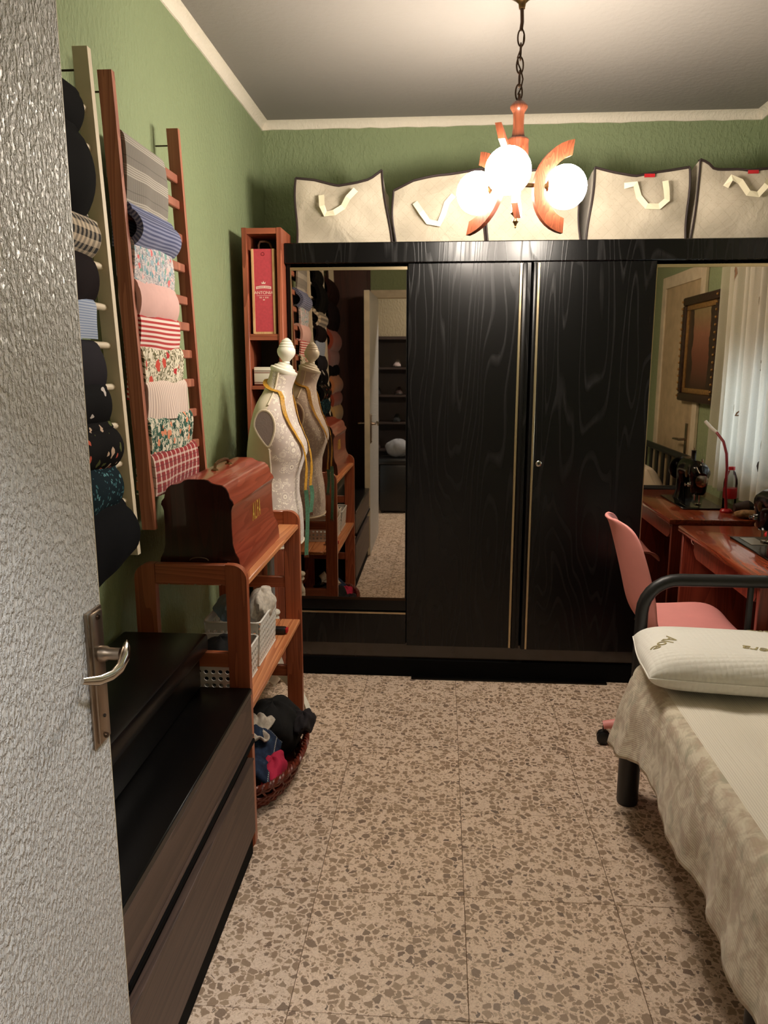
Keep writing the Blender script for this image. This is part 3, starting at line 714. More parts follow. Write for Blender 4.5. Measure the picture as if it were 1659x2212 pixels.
def a_for_x(z, X):
    xb, xf, hw = interp(prof, z); c = (X - (xb + xf) / 2) / ((xf - xb) / 2); c = max(-1, min(1, math.copysign(abs(c) ** (1 / .85), c))); return -math.acos(c)
for sg in (1, -1):
    pts = [torso_pt(z, sg * a_for_x(z, -.695 + (z - .9) * .0), .002) for z in [.745 + (1.16 - .745) * k / 22 for k in range(23)]]
    MB().tube(pts, .004, 6).build('seam_piping', 'cream', df)
    pts = [torso_pt(z, sg * a_for_x(z, lerp(-.695, -.668, (z - 1.33) / .13)), .002) for z in [1.335 + .125 * k / 10 for k in range(11)]]
    MB().tube(pts, .004, 6).build('seam_piping', 'cream', df)
    # armhole plate (teardrop)
    yc = MY - sg * .158
    td = []
    for k in range(28):
        a = 2 * PI * k / 28; rx = .041 * math.cos(a); rz = math.sin(a)
        zz = 1.255 + (rz * .062 if rz > 0 else rz * .082); sh = (1 - .55 * max(0, -rz) ** 1.4)
        td.append((-.703 + rx * sh + .012 * max(0, -rz), zz))
    tl = lambda p, t: (p[0], yc - sg * (t + (1.30 - p[1]) * .0), p[1])
    n = len(td); mb = MB(); mb.add([tl(p, .026) for p in td] + [tl(p, -.02) for p in td], [tuple(range(n))] + [(i, (i + 1) % n, (i + 1) % n + n, i + n) for i in range(n)])
    mb.build('armhole_plate', 'greyfab', df)
    MB().tube([tl(p, .022) for p in td], .0055, 7, closed=True, up=(0, 1, 0)).build('armhole_piping', 'cream', df)
MB().tube([torso_pt(.745, 2 * PI * k / 36, .001) for k in range(36)], .004, 6, closed=True).build('hem_piping', 'cream', df)
NX, NZ = -.656, 1.472; ax = Vector((.33, 0, 1)).normalized()
MB().lathe([(0, -.012), (.054, -.012), (.058, -.004), (.057, .004), (.046, .008), (.044, .014), (.034, .018), (.030, .026), (.018, .030), (0, .031)], (NX, MY, NZ), 24, ax).build('neck_cap', 'whitepaint', df)
fp = [(.0, .0), (.017, .002), (.015, .010), (.021, .018), (.033, .032), (.038, .046), (.037, .058), (.031, .068), (.0325, .070), (.026, .079), (.0275, .081), (.020, .090), (.0215, .092), (.012, .100), (.006, .104), (0, .105)]
MB().lathe(fp, Vector((NX, MY, NZ)) + ax * .028, 24, Vector((.06, 0, 1))).build('finial', 'whitepaint', df)
MB().tube([(MX, MY, .40), (MX, MY, .78)], .0155, 14).build('pole', 'polegrey', df)
bal = [(0, .435), (.018, .434), (.033, .428), (.036, .42), (.033, .412), (.025, .406), (.031, .398), (.031, .392), (.021, .382), (.020, .37), (.024, .355), (.032, .34), (.034, .325), (.032, .32), (.034, .315), (.031, .27), (.029, .245), (.032, .24), (.030, .235), (.022, .21), (.020, .20), (.027, .185), (.030, .17), (.030, .11), (.024, .10), (.010, .085), (0, .08)]
MB().lathe(bal, (MX, MY, 0), 20).build('turned_column', 'whitepaint', df)
for k, ang in enumerate((-44, 92, 218)):
    a = math.radians(ang); d = Vector((math.cos(a), math.sin(a), 0)); q = Vector((-d.y, d.x, 0)) * .011; rows = []
    kf = 1.2 if k == 0 else 1.06; ctr = [(r_ * kf, z_) for r_, z_ in ((.020, .165), (.07, .160), (.12, .135), (.16, .100), (.195, .060), (.215, .025), (.222, .004))]; wd_ = [.024, .028, .026, .022, .019, .017, .018]
    for i, (r, z) in enumerate(ctr):
        a0 = ctr[max(0, i - 1)]; b0 = ctr[min(len(ctr) - 1, i + 1)]; tr, tz = b0[0] - a0[0], b0[1] - a0[1]; L = math.hypot(tr, tz); nr, nz = -tz / L, tr / L
        P = Vector((MX, MY, max(z, .0)))
        up = P + d * (r + nr * wd_[i]) + Vector((0, 0, nz * wd_[i])); dn = P + d * (r - nr * wd_[i]) + Vector((0, 0, -nz * wd_[i]))
        up.z = max(up.z, .0); dn.z = max(dn.z, .0); rows.append([up + q, up - q, dn - q, dn + q])
    mb = MB().grid(rows, closed_v=True); b0 = len(rows) * 4; mb.f += [(0, 1, 2, 3), (b0 - 1, b0 - 2, b0 - 3, b0 - 4)]
    mb.build('leg', 'whitepaint', df, smooth=30)
# measuring tape round the neck: yellow round the neck, its hanging end shows the green side
def ribbon_strip(pts, wdir, half, th=.0012):
    rows = []
    for k, p in enumerate(pts):
        p = Vector(p); wv = Vector(wdir[k] if isinstance(wdir, list) else wdir).normalized() * half
        a = Vector(pts[max(0, k - 1)]); b = Vector(pts[min(len(pts) - 1, k + 1)]); nrm = (b - a).cross(wv).normalized() * th
        rows.append([p + wv + nrm, p - wv + nrm, p - wv - nrm, p + wv - nrm])
    mb = MB().grid(rows, closed_v=True); n = len(rows) * 4; mb.f += [(0, 1, 2, 3), (n - 1, n - 2, n - 3, n - 4)]; return mb
tp = empty('measuring_tape', (-.66, MY, .70), 'yellow and green measuring tape draped around the neck of the dress form', 'measuring tape')
def neck_path(sg):
    P = []
    for k in range(9):   # round the back of the neck to the side
        t = k / 8; z = lerp(1.425, 1.385, t); a = lerp(PI, PI - 1.9, t) * sg; P.append(torso_pt(z, a, .008))
    for k in range(1, 13):
        t = k / 12; z = lerp(1.385, 1.14, t); a = lerp(PI - 1.9, .40, t ** .45) * sg; P.append(torso_pt(z, a, .008))
    return P
for sg in (-1, 1):
    P = neck_path(sg)
    ws = []
    for k, p in enumerate(P):
        a = P[max(0, k - 1)]; b = P[min(len(P) - 1, k + 1)]; tdir = (b - a).normalized(); out = Vector((p.x + .69, p.y - MY, .2)).normalized(); ws.append(tdir.cross(out))
    ribbon_strip(P, ws, .0085).build('neck_band', 'tapey', tp)
    e = P[-1]; e = Vector((max(e.x, -.566), e.y, e.z))
    zb = .70 if sg < 0 else .86
    Q = [P[-1]] + [Vector((e.x + .004 + .003 * math.sin(k * .9), e.y + .004 * math.sin(k * .7), lerp(e.z - .02, .98, k / 5))) for k in range(6)]
    ribbon_strip(Q, [Vector((.5, .8, 0)) if k > 2 else Vector((.2, 1, 0)) for k in range(len(Q))], .0075).build('hanging_band', 'tapey', tp)
    Q = [Vector((e.x + .004 + .004 * math.sin(k * .6), e.y + .003 * math.sin(k * .8), lerp(.98, zb, k / 7))) for k in range(8)]
    ribbon_strip(Q, [Vector((1, .2 + .5 * math.sin(k * .3), 0)) for k in range(8)], .0085).build('hanging_end', 'tapeg', tp)
    B(Q[-1].x - .010, Q[-1].x + .010, Q[-1].y - .002, Q[-1].y + .002, zb - .010, zb + .002).build('metal_tip', 'chrome', tp)

# ================================================================== BLACK CHEST ON THE LEFT
ch = empty('low_chest', (-.75, 1.66, 0), 'low glossy black topped chest of drawers with brown wenge fronts by the open door', 'chest')
CF, C0, C1 = -.556, 1.165, 2.118
B(-.93, CF - .012, C0, C1, .0, .072).build('plinth', 'blackmatte', ch)
B(-.93, CF - .018, C0 + .002, C1 - .002, .072, .528).build('carcass', 'blackmatte', ch)
B(-.93, CF + .002, C0, C1, .528, .549, bev=.003, seg=1).build('top_board', 'black', ch)
for z0, z1 in ((.080, .318), (.404, .526)):
    dr = B(CF - .018, CF, C0 + .004, C1 - .004, z0, z1, bev=.002, seg=1).build('drawer_front', 'darkwood', ch)
B(CF - .018, CF + .004, C0 + .004, C1 - .004, .396, .403).build('moulding', 'darkwood', ch)
B(CF - .018, CF + .008, C0 + .004, C1 - .004, .378, .392, bev=.004).build('moulding', 'blackmatte', ch)
B(CF - .018, CF - .004, C0 + .004, C1 - .004, .362, .376).build('moulding', 'darkwood', ch)
B(CF - .018, CF + .003, C0 + .004, C1 - .004, .319, .326, bev=.002, seg=1).build('moulding', 'darkwood', ch)
rb = empty('black_case', (-.81, 1.7, .549), 'shallow glossy black case lying on the chest against the wall', 'case')
B(-.93, -.705, 1.22, 2.112, .550, .665, bev=.008).build('body', 'black', rb)
B(-.935, -.678, 1.21, 2.116, .665, .720, bev=.010).build('lid', 'black', rb)

# ================================================================== WOODEN RACK
RK0, RK1, RXA, RXB, RZ = 2.122, 2.985, -.895, -.560, .925
rk = empty('wooden_rack', (-.73, 2.55, 0), 'stained pine rack with rounded frames and two shelves beside the dress form', 'rack')
def leg(x0, x1, y0, y1, front):
    rad = .045; s_ = 1 if front else -1; xo, xi = (x1, x0) if front else (x0, x1)
    pts = [(xi, 0.0), (xo - s_ * .02, 0.0), (xo, .03)] + [(xo - s_ * rad + s_ * rad * math.cos(t), RZ - rad + rad * math.sin(t)) for t in [PI / 2 * k / 6 for k in range(7)]] + [(xi, RZ)]
    if not front: pts = pts[::-1]
    MB().prism(pts, y0, y1, 'y').build('leg', 'rack', rk, smooth=30)
for y0, y1 in ((RK0, RK0 + .028), (RK1 - .028, RK1)):
    leg(RXA, RXA + .062, y0, y1, False); leg(RXB - .062, RXB, y0, y1, True)
    B(RXA + .062, RXB - .062, y0 + .001, y1 - .001, RZ - .060, RZ - .0005, bev=.002, seg=1).build('top_rail', 'rackx', rk)
    for z in (.63, .25): B(RXA + .062, RXB - .062, y0 + .004, y1 - .004, z - .022, z + .024, bev=.002, seg=1).build('cross_rail', 'rackx', rk)
for z in (.872, .478):
    for k in range(4):
        xa = RXA + .012 + k * .0805
        B(xa, xa + (.0785), RK0 + .028, RK1 - .028, z - .018, z, bev=.003, seg=1).build('shelf_slat', 'pine', rk)
B(RXA + .004, RXA + .022, RK0 + .028, RK1 - .028, .10, .16, bev=.002).build('back_rail', 'rack', rk)

# ---- bentwood sewing machine cover
sc_ = empty('sewing_machine_cover', (-.71, 2.46, .8725), 'glossy mahogany sewing machine cover with gold lettering on the rack', 'cover')
half = [(-.588, .873), (-.590, .905), (-.594, .932), (-.604, .950), (-.610, .975), (-.612, 1.03), (-.611, 1.075), (-.607, 1.088), (-.603, 1.094), (-.606, 1.104), (-.614, 1.113), (-.617, 1.128), (-.624, 1.142), (-.636, 1.151), (-.655, 1.154), (-.667, 1.158), (-.676, 1.165), (-.688, 1.168)]
cxm = -.712
full = half + [(2 * cxm - x, z) for x, z in half[::-1]]
body = MB().prism(full, 2.175, 2.715, 'y').build('shell', 'casetop', sc_, smooth=35)
for ya, yb in ((2.170, 2.176), (2.714, 2.720)): MB().prism([(cxm + (x - cxm) * .995, z - .001) for x, z in full], ya, yb, 'y').build('end_board', 'case', sc_, smooth=0)
B(-.613, -.6055, 2.175, 2.715, 1.0905, 1.0965).build('front_bead', 'greyfab', sc_)
def gold_txt(u, v, w_): return (-.6105 + w_, 2.475 + u, 1.020 + v * 2.1)
text('ALFA', .040, gold_txt, space=1.3).build('lettering', 'goldprint', sc_, smooth=0)
hd_ = MB().tube([(cxm, 2.36, 1.170), (cxm, 2.37, 1.186), (cxm, 2.41, 1.192), (cxm, 2.47, 1.192), (cxm, 2.51, 1.186), (cxm, 2.52, 1.170)], .005, 8).build('carry_handle', 'brass', sc_)
for y in (2.36, 2.52): MB().lathe([(0, 0), (.012, 0), (.011, .004), (.006, .007), (0, .008)], (cxm, y, 1.168), 12).build('handle_rosette', 'brass', sc_)
MB().tube([(cxm + .028 * math.cos(t), 2.166, .925 + .010 * math.sin(t)) for t in [PI * k / 12 for k in range(13)]], .0018, 6).build('wire_ring', 'steel', sc_)

# ---- perforated plastic baskets on the lower shelf
def basket(y0, y1, x0, x1, z0, z1, label):
    e = empty('plastic_basket', ((x0 + x1) / 2, (y0 + y1) / 2, z0), label, 'basket', 'plastic baskets on the rack')
    B(x0 + .006, x1 - .006, y0 + .006, y1 - .006, z0, z0 + .003).build('bottom', 'whiteplastic', e)
    def wall(fn, L, name):
        H = z1 - z0; nx = max(3, round(L / .0225)); nz = max(3, round((H - .03) / .0225)); mb = MB()
        def hole_panel(u0, u1, v0, v1):
            uc, vc = (u0 + u1) / 2, (v0 + v1) / 2; r = min(u1 - u0, v1 - v0) * .31
            outer = [(u0, v0), (uc, v0), (u1, v0), (u1, vc), (u1, v1), (uc, v1), (u0, v1), (u0, vc)]
            inner = [(uc + r * math.cos(a), vc + r * math.sin(a)) for a in [math.radians(225 + 45 * k) for k in range(8)]]
            mb.add([fn(u, v, 0) for u, v in outer] + [fn(u, v, 0) for u, v in inner], [(k, (k + 1) % 8, (k + 1) % 8 + 8, k + 8) for k in range(8)])
        for i in range(nx):
            for j in range(nz): hole_panel(L * i / nx, L * (i + 1) / nx, (H - .03) * j / nz + .008, (H - .03) * (j + 1) / nz + .008)
        mb.add([fn(0, 0, 0), fn(L, 0, 0), fn(L, .008, 0), fn(0, .008, 0)], [(0, 1, 2, 3)]); mb.add([fn(0, H - .022, 0), fn(L, H - .022, 0), fn(L, H, 0), fn(0, H, 0)], [(0, 1, 2, 3)])
        o = mb.build(name, 'whiteplastic', e, smooth=0); so = o.modifiers.new('solid', 'SOLIDIFY'); so.thickness = .002
    tp_ = .008
    wall(lambda u, v, w_: (x1 - tp_ * (1 - v / (z1 - z0)), y0 + tp_ + u * 1.0, z0 + v), y1 - y0 - 2 * tp_, 'side')
    wall(lambda u, v, w_: (x0 + tp_ * (1 - v / (z1 - z0)), y0 + tp_ + u, z0 + v), y1 - y0 - 2 * tp_, 'side')
    wall(lambda u, v, w_: (x0 + tp_ + u, y0 + tp_ * (1 - v / (z1 - z0)), z0 + v), x1 - x0 - 2 * tp_, 'side')
    wall(lambda u, v, w_: (x0 + tp_ + u, y1 - tp_ * (1 - v / (z1 - z0)), z0 + v), x1 - x0 - 2 * tp_, 'side')
    rim = []
    for cxr, cyr, a0 in ((x1 - .02, y1 - .02, 0), (x0 + .02, y1 - .02, 90), (x0 + .02, y0 + .02, 180), (x1 - .02, y0 + .02, 270)):
        rim += [(cxr + .02 * math.cos(math.radians(a0 + 22.5 * k)), cyr + .02 * math.sin(math.radians(a0 + 22.5 * k)), z1) for k in range(5)]
    MB().tube(rim, .004, 6, closed=True).build('rim', 'whiteplastic', e)
    return e
basket(2.185, 2.43, -.80, -.605, .479, .60, 'white perforated plastic basket at the near end of the lower rack shelf')
basket(2.445, 2.72, -.80, -.605, .479, .635, 'white perforated plastic basket full of lace on the far half of the lower rack shelf')

def clump(name, label, cat, m, c, r, seed, amp=.25, flat=.3, parent=None):
    """a heap of crumpled cloth: many radial folds on a flattened dome"""
    rr = random.Random(seed); ph = [rr.uniform(0, 6.28) for _ in range(8)]; rows = []
    nu, nv = 16, 40
    for i in range(nu + 1):
        t = PI * i / nu; row = []
        for j in range(nv):
            a = 2 * PI * j / nv
            f = 1 + amp * (.5 * math.sin(3 * a + ph[0] + 2 * t) + .35 * math.sin(5 * a + ph[1] - 3 * t) + .3 * math.sin(8 * a + ph[2]) * math.sin(t * 2 + ph[3]) + .2 * math.sin(13 * a + ph[4] + 5 * t))
            st = math.sin(t) ** .8
            row.append((c[0] + r[0] * st * math.cos(a) * f, c[1] + r[1] * st * math.sin(a) * f, c[2] + r[2] * math.cos(t) * (1 + amp * .8 * math.sin(2 * a + ph[5]) * math.sin(t) + amp * .5 * math.sin(4 * a + ph[6] + t * 3))))
        rows.append(row)
    o = MB().grid(rows, closed_v=True).build(name, m, None, smooth=50)
    if label: tag(o, label, cat)
    return o
clump('black_cloth', 'crumpled black cloth in the near plastic basket', 'cloth', 'blackcloth', (-.70, 2.31, .560), (.072, .095, .074), 3, .12)
clump('blue_cloth', 'crumpled light blue cloth in the far plastic basket', 'cloth', 'bluecloth', (-.725, 2.56, .650), (.055, .09, .05), 4)
clump('lace_cloth', 'white lace bunched over the edge of the far plastic basket', 'cloth', 'whitecloth', (-.640, 2.62, .648), (.042, .085, .055), 5)
cl = empty('hair_clipper', (-.60, 2.79, .479), 'black handheld device with red tip lying on the lower rack shelf', 'device')
B(-.655, -.585, 2.765, 2.80, .479, .505, bev=.008).build('body', 'blackplastic', cl)
B(-.588, -.578, 2.770, 2.795, .484, .502, bev=.003).build('red_cap', 'red', cl)

# ================================================================== LADDERS ON THE LEFT WALL
def ladder_x(z, top=-.882, bot=-.836): return lerp(bot, top, (z - 1.03) / 1.21)
def ladder(name, label, m, y0, y1, z0, z1, rungs, shift=0.0, dowel=False):
    e = empty(name, (ladder_x(z0) + shift, (y0 + y1) / 2, z0), label, 'ladder', 'fabric ladders hung on the green wall')
    for y in (y0, y1):
        pts = []
        zz = [z0, z1]; hw = .019
        P = [(ladder_x(z) + shift, z) for z in zz]
        mb = MB(); ya, yb = y - .010, y + .010
        mb.add([(P[0][0] - hw, ya, z0), (P[0][0] + hw, ya, z0), (P[0][0] + hw, yb, z0), (P[0][0] - hw, yb, z0), (P[1][0] - hw, ya, z1), (P[1][0] + hw, ya, z1), (P[1][0] + hw, yb, z1), (P[1][0] - hw, yb, z1)],
               [(0, 3, 2, 1), (4, 5, 6, 7), (0, 1, 5, 4), (1, 2, 6, 5), (2, 3, 7, 6), (3, 0, 4, 7)])
        st = mb.build('stile', m, e, smooth=0)
        MB().lathe([(0, 0), (.004, 0), (.004, .002), (0, .002)], (P[1][0] + shift * 0 + hw - .0008, y, z1 - .05), 8, (1, 0, 0)).build('screw', 'bronze', st)
    for z in rungs:
        x = ladder_x(z) + shift
        if dowel: MB().tube([(x - .004, y0 + .006, z), (x - .004, y1 - .006, z)], .009, 10, up=(1, 0, 0)).build('rung', m, e)
        else: B(x - .013, x + .005, y0 + .008, y1 - .008, z - .014, z + .014, bev=.003, seg=1).build('rung', m, e)
    for y in (y0, y1):
        B(XL + .002, ladder_x(z1 - .05) + shift - .018, y - .002, y + .002, z1 - .052, z1 - .048).build('wall_peg', 'bronze', e)
    return e
def drape(label, m, y0, y1, zt, zb, seed, shift=0.0, fold=1, roll=0.0, group='fabrics on the wooden ladder', back=.12, name='folded_fabric', wav=.004, out=0.0, slant=0.0):
    """cloth folded over a rung: back flap, over the rung, front flap; closed section swept along Y"""
    rr = random.Random(seed); x = ladder_x(zt - .016) + shift; th = .0065 * fold; rt = .020
    path = []
    zr = zt - rt - th
    for k in range(5): path.append((-rt, zr - back * (1 - k / 4) if k < 4 else zr))
    for k in range(1, 8): a = PI - PI * k / 8; path.append((rt * math.cos(a), zr + rt * math.sin(a)))
    L = zr - zb; nf = 10
    for k in range(nf + 1):
        t = k / nf; b = roll * math.sin(PI * min(1, t * 1.02)) ** .7
        path.append((rt + b + out * t - .004 * t, zr - L * t))
    ns = 16; rows_o = []; n = len(path)
    ph = [rr.uniform(0, 6.28) for _ in range(4)]
    arcl = [0]
    for a, b in zip(path, path[1:]): arcl.append(arcl[-1] + math.hypot(b[0] - a[0], b[1] - a[1]))
    rows = []; uvr = []
    for s_ in range(ns + 1):
        u = s_ / ns; y = lerp(y0, y1, u); outer = []; inner = []
        for i, (px_, pz) in enumerate(path):
            a = path[max(0, i - 1)]; b = path[min(n - 1, i + 1)]; dx, dz = b[0] - a[0], b[1] - a[1]; ll = math.hypot(dx, dz); nx_, nz_ = -dz / ll, dx / ll
            nx_, nz_ = (-nx_, -nz_) if nx_ * 0 + (nx_ * px_ + nz_ * (pz - zr + .01)) < 0 else (nx_, nz_)
            drop = max(0, (zr - pz)) / max(.05, L)
            wv = wav * drop * (math.sin(7 * u + ph[0]) + .6 * math.sin(15 * u + ph[1] + i * .2))
            zz = pz + (.004 * math.sin(5 * u + ph[2]) * drop if px_ > 0 else 0) - slant * (u - .5) * (1 if px_ > -.001 else 0) * drop
            yy = y + (u - .5) * .012 * math.sin(3 * drop + ph[3])
            outer.append((x + px_ + nx_ * th + max(wv, -.004) if px_ > 0 else x + px_ + nx_ * th, yy, zz + nz_ * th))
            inner.append((x + px_ - nx_ * th * .6 + (max(wv, -.004) if px_ > 0 else 0), yy, zz - nz_ * th * .6))
        rows.append(outer + inner[::-1])
        uvr += [(u * (y1 - y0), q) for q in arcl] + [(u * (y1 - y0), q + .003) for q in arcl[::-1]]
    mb = MB().grid(rows, closed_v=True); k2 = 2 * n
    mb.f.append(tuple(range(k2))); mb.f.append(tuple(range(ns * k2 + k2 - 1, ns * k2 - 1, -1)))
    mb.uv = uvr
    o = mb.build(name, m, None, smooth=50); tag(o, label, 'fabric', group); return o
F_ = {}
gy = S(128, 124, 118); W_ = S(206, 198, 186)
F_['greyplaid'] = f_plaid('grey_check', S(118, 112, 104), [(S(190, 182, 170), .0085, .3, 0, 1, .0)] + [(S(186, 178, 166), .085, .045, p, 1, .75) for p in (.05, .12, .19, .26, .33)] + [(S(172, 165, 154), .012, .3, 0, 0, .22), (S(70, 66, 62), .085, .03, .6, 1, .5)])
F_['bluestripe'] = f_stripe('blue_stripe', S(72, 78, 112), S(128, 132, 158), .009, .5)
F_['bluefloral'] = f_floral('pastel_floral', S(206, 196, 194), [S(108, 150, 158), S(212, 112, 112), S(150, 172, 182), S(226, 180, 176), S(120, 160, 150)], 46, .42, .15, S(140, 140, 146), 60)
F_['pink'] = f_plain('pink_cotton', S(222, 178, 170))
F_['redstripe'] = f_stripe('red_white_stripe', S(226, 206, 196), S(176, 50, 52), .0135, .5)
F_['poppy'] = f_floral('poppy_print', S(222, 212, 190), [S(176, 36, 40), S(96, 100, 52), S(120, 84, 48), S(196, 70, 56), S(84, 92, 60)], 22, .36, .35, S(98, 92, 62), 46)
F_['ivory'] = f_stripe('ivory_crinkle', S(222, 202, 188), S(176, 152, 142), .016, .32, 0)
F_['greenprint'] = f_floral('green_print', S(58, 92, 78), [S(214, 206, 186), S(214, 138, 104), S(206, 196, 176), S(40, 66, 58)], 40, .46, .1, S(206, 200, 180), 42)
F_['tartan'] = f_plaid('red_tartan', S(140, 34, 36), [(S(214, 196, 182), .036, .22, 0, 0, .75), (S(214, 196, 182), .03, .2, .1, 1, .6), (S(92, 30, 40), .036, .1, .55, 0, .6), (S(92, 30, 40), .03, .1, .6, 1, .6)])
F_['black'] = f_plain('black_wool', S(9, 8, 8))
F_['houndstooth'] = f_gingham('black_gingham', S(214, 196, 172), S(26, 22, 20), .022)
F_['paleblue'] = f_stripe('pale_blue_stripe', S(186, 196, 214), S(136, 152, 186), .006, .45)
F_['charcoal'] = f_plain('charcoal_cotton', S(42, 39, 45))
F_['whiteflower'] = f_floral('white_flowers_on_black', S(9, 8, 10), [S(206, 196, 190), S(150, 138, 140)], 15, .30, .25)
F_['redflower'] = f_floral('small_red_flowers_on_black', S(10, 8, 8), [S(196, 92, 72), S(90, 96, 56), S(200, 172, 150)], 36, .3, .3)
F_['tealdot'] = f_floral('teal_speckle', S(14, 32, 40), [S(92, 140, 146), S(60, 104, 112)], 88, .34, .3)
F_['navy'] = f_plain('navy_wool', S(7, 8, 13))
F_['brown'] = f_plain('dark_brown_cloth', S(40, 20, 17))
F_['terra'] = f_plain('terracotta_cloth', S(142, 66, 48))
F_['mauve'] = f_plain('mauve_cloth', S(138, 92, 88))
F_['tan'] = f_plain('tan_cloth', S(176, 116, 78))
F_['sand'] = f_plain('sand_cloth', S(190, 152, 98))
F_['plum'] = f_plain('plum_cloth', S(26, 16, 18))

# wooden ladder: Y 2.115 .. 2.623
ladder('wooden_ladder', 'cherry stained wooden ladder hung on the green wall above the mahogany cover', 'ladder', 2.115, 2.623, 1.03, 2.245,
       [2.09, 2.01, 1.905, 1.81, 1.705, 1.62, 1.53, 1.435, 1.335, 1.23])
L1 = [('greyplaid', 'grey checked wool draped topmost on the wooden ladder', 2.115, 1.915, 1, .006, .10, 0, 2.44),
      ('bluestripe', 'rolled blue striped shirting second from top on the wooden ladder', 1.935, 1.828, 1.8, .024, .09, 0, 2.46),
      ('bluefloral', 'pastel pink and blue floral cotton on the wooden ladder', 1.842, 1.715, 1, .004, .08, 0, 2.43),
      ('pink', 'plain pale pink folded fabric on the wooden ladder', 1.735, 1.632, 1.4, .010, .11, 0, 2.43),
      ('redstripe', 'red and white horizontally striped fabric on the wooden ladder', 1.645, 1.535, .9, .003, .22, 0, 2.45),
      ('poppy', 'cream fabric printed with red poppies on the wooden ladder', 1.553, 1.440, .8, .002, .1, 0, 2.46),
      ('ivory', 'crinkled ivory striped fabric on the wooden ladder', 1.455, 1.338, .8, .003, .1, .004, 2.48),
      ('greenprint', 'green fabric with white and orange print on the wooden ladder', 1.355, 1.238, 1.0, .003, .2, 0, 2.50),
      ('tartan', 'red tartan fabric at the bottom of the wooden ladder', 1.250, 1.125, 1.0, .004, .085, 0, 2.52)]
for i, (k, lab, zt, zb, fold, roll, back, o, y1) in enumerate(L1):
    drape(lab, F_[k], 2.132, y1, zt, zb, 20 + i, fold=fold, roll=roll, back=back, out=o, wav=(.009 if k == 'ivory' else .004))
# white ladder: Y 1.47 .. 1.98, its left half behind the open door
ladder('white_ladder', 'white painted ladder hung on the wall between wooden ladder and open door', 'creamladder', 1.47, 1.978, .99, 2.25,
       [2.11, 2.02, 1.93, 1.84, 1.74, 1.64, 1.545, 1.44, 1.34, 1.24, 1.14], dowel=True)
L2 = [('black', 'black fabric draped topmost on the white ladder', 2.135, 2.03, 1.6, .012, 0), ('black', 'bulky black fabric below the topmost one on the white ladder', 2.05, 1.845, 2.6, .030, 0),
      ('houndstooth', 'black and cream gingham fabric on the white ladder', 1.862, 1.752, 1.8, .030, 0), ('plum', 'plum black fabric below the gingham on the white ladder', 1.768, 1.648, 1.6, .016, 0),
      ('paleblue', 'pale blue striped shirting on the white ladder', 1.658, 1.555, 1, .002, 0), ('charcoal', 'charcoal grey folded fabric on the white ladder', 1.556, 1.452, 1.4, .010, 0),
      ('whiteflower', 'black fabric with white flowers on the white ladder', 1.462, 1.358, 1.4, .012, 0), ('redflower', 'black fabric with small red flowers on the white ladder', 1.368, 1.258, 2.2, .024, 0),
      ('tealdot', 'teal speckled fabric near the bottom of the white ladder', 1.268, 1.15, 1.8, .016, 0), ('navy', 'long navy fabric hanging lowest on the white ladder', 1.165, .985, 1.8, .020, .02)]
for i, (k, lab, zt, zb, fold, roll, o) in enumerate(L2):
    drape(lab, F_[k], 1.49, (1.87, 1.84, 1.855, 1.86, 1.855, 1.855, 1.865, 1.87, 1.865, 1.90)[i], zt, zb, 50 + i, fold=fold, roll=roll, group='fabrics on the white ladder', out=o, slant=(-.10 if k == 'navy' else 0))
# third ladder, seen in the mirror
ladder('cream_ladder', 'cream ladder with brown fabrics seen reflected in the left mirror', 'creamladder', .83, 1.36, 1.0, 2.25, [2.11, 1.98, 1.88, 1.78, 1.68, 1.56, 1.44, 1.32, 1.2, 1.1], dowel=True)
L3 = [('brown', 'dark brown fabric topmost on the cream ladder', 2.13, 1.95, 2.2, .03), ('plum', 'plum fabric second on the cream ladder', 1.97, 1.74, 2.4, .03), ('terra', 'terracotta rolled fabric on the cream ladder', 1.76, 1.60, 2.4, .03),
      ('mauve', 'mauve fabric on the cream ladder', 1.62, 1.48, 1.6, .012), ('black', 'black fabric low on the cream ladder', 1.50, 1.40, 1.4, .01), ('tan', 'tan fabric on the cream ladder', 1.42, 1.28, 2.2, .025), ('terra', 'orange brown fabric below the tan one on the cream ladder', 1.30, 1.18, 2.2, .02), ('sand', 'sand yellow fabric lowest on the cream ladder', 1.20, 1.06, 2.0, .02)]
for i, (k, lab, zt, zb, fold, roll) in enumerate(L3):
    drape(lab, F_[k], .85, 1.34, zt, zb, 80 + i, fold=fold, roll=roll, group='fabrics on the cream ladder')

# ================================================================== WICKER BASKET WITH CLOTHES
wk = empty('wicker_basket', (-.640, 2.60, 0), 'oval red brown wicker basket of clothes on the floor under the rack', 'basket')
BXc, BYc = -.640, 2.60
def ringpts(rx, ry, z, n=56, amp=0, ph=0): return [(BXc + (rx + amp * math.sin(2 * PI * k / n * 28 + ph)) * math.cos(2 * PI * k / n), BYc + (ry + amp * math.sin(2 * PI * k / n * 28 + ph)) * math.sin(2 * PI * k / n), z) for k in range(n)]
rowsz = [(.011 + .0118 * k, lerp(.112, .145, (k / 7) ** .9), lerp(.255, .302, (k / 7) ** .9)) for k in range(8)]
for k, (z, rx, ry) in enumerate(rowsz):
    if k in (4, 5): continue
    MB().tube(ringpts(rx, ry, z, 112, .004, PI * (k % 2)), .0062, 6, closed=True).build('woven_strand', 'wicker', wk)
for k in range(28):
    a = 2 * PI * k / 28
    MB().tube([(BXc + lerp(.108, .147, t) * math.cos(a + .06 * math.sin(5 * t)), BYc + lerp(.25, .305, t) * math.sin(a + .06 * math.sin(5 * t)), lerp(.004, .100, t)) for t in (0, .25, .5, .75, 1)], .0042, 6).build('stake', 'wicker', wk)
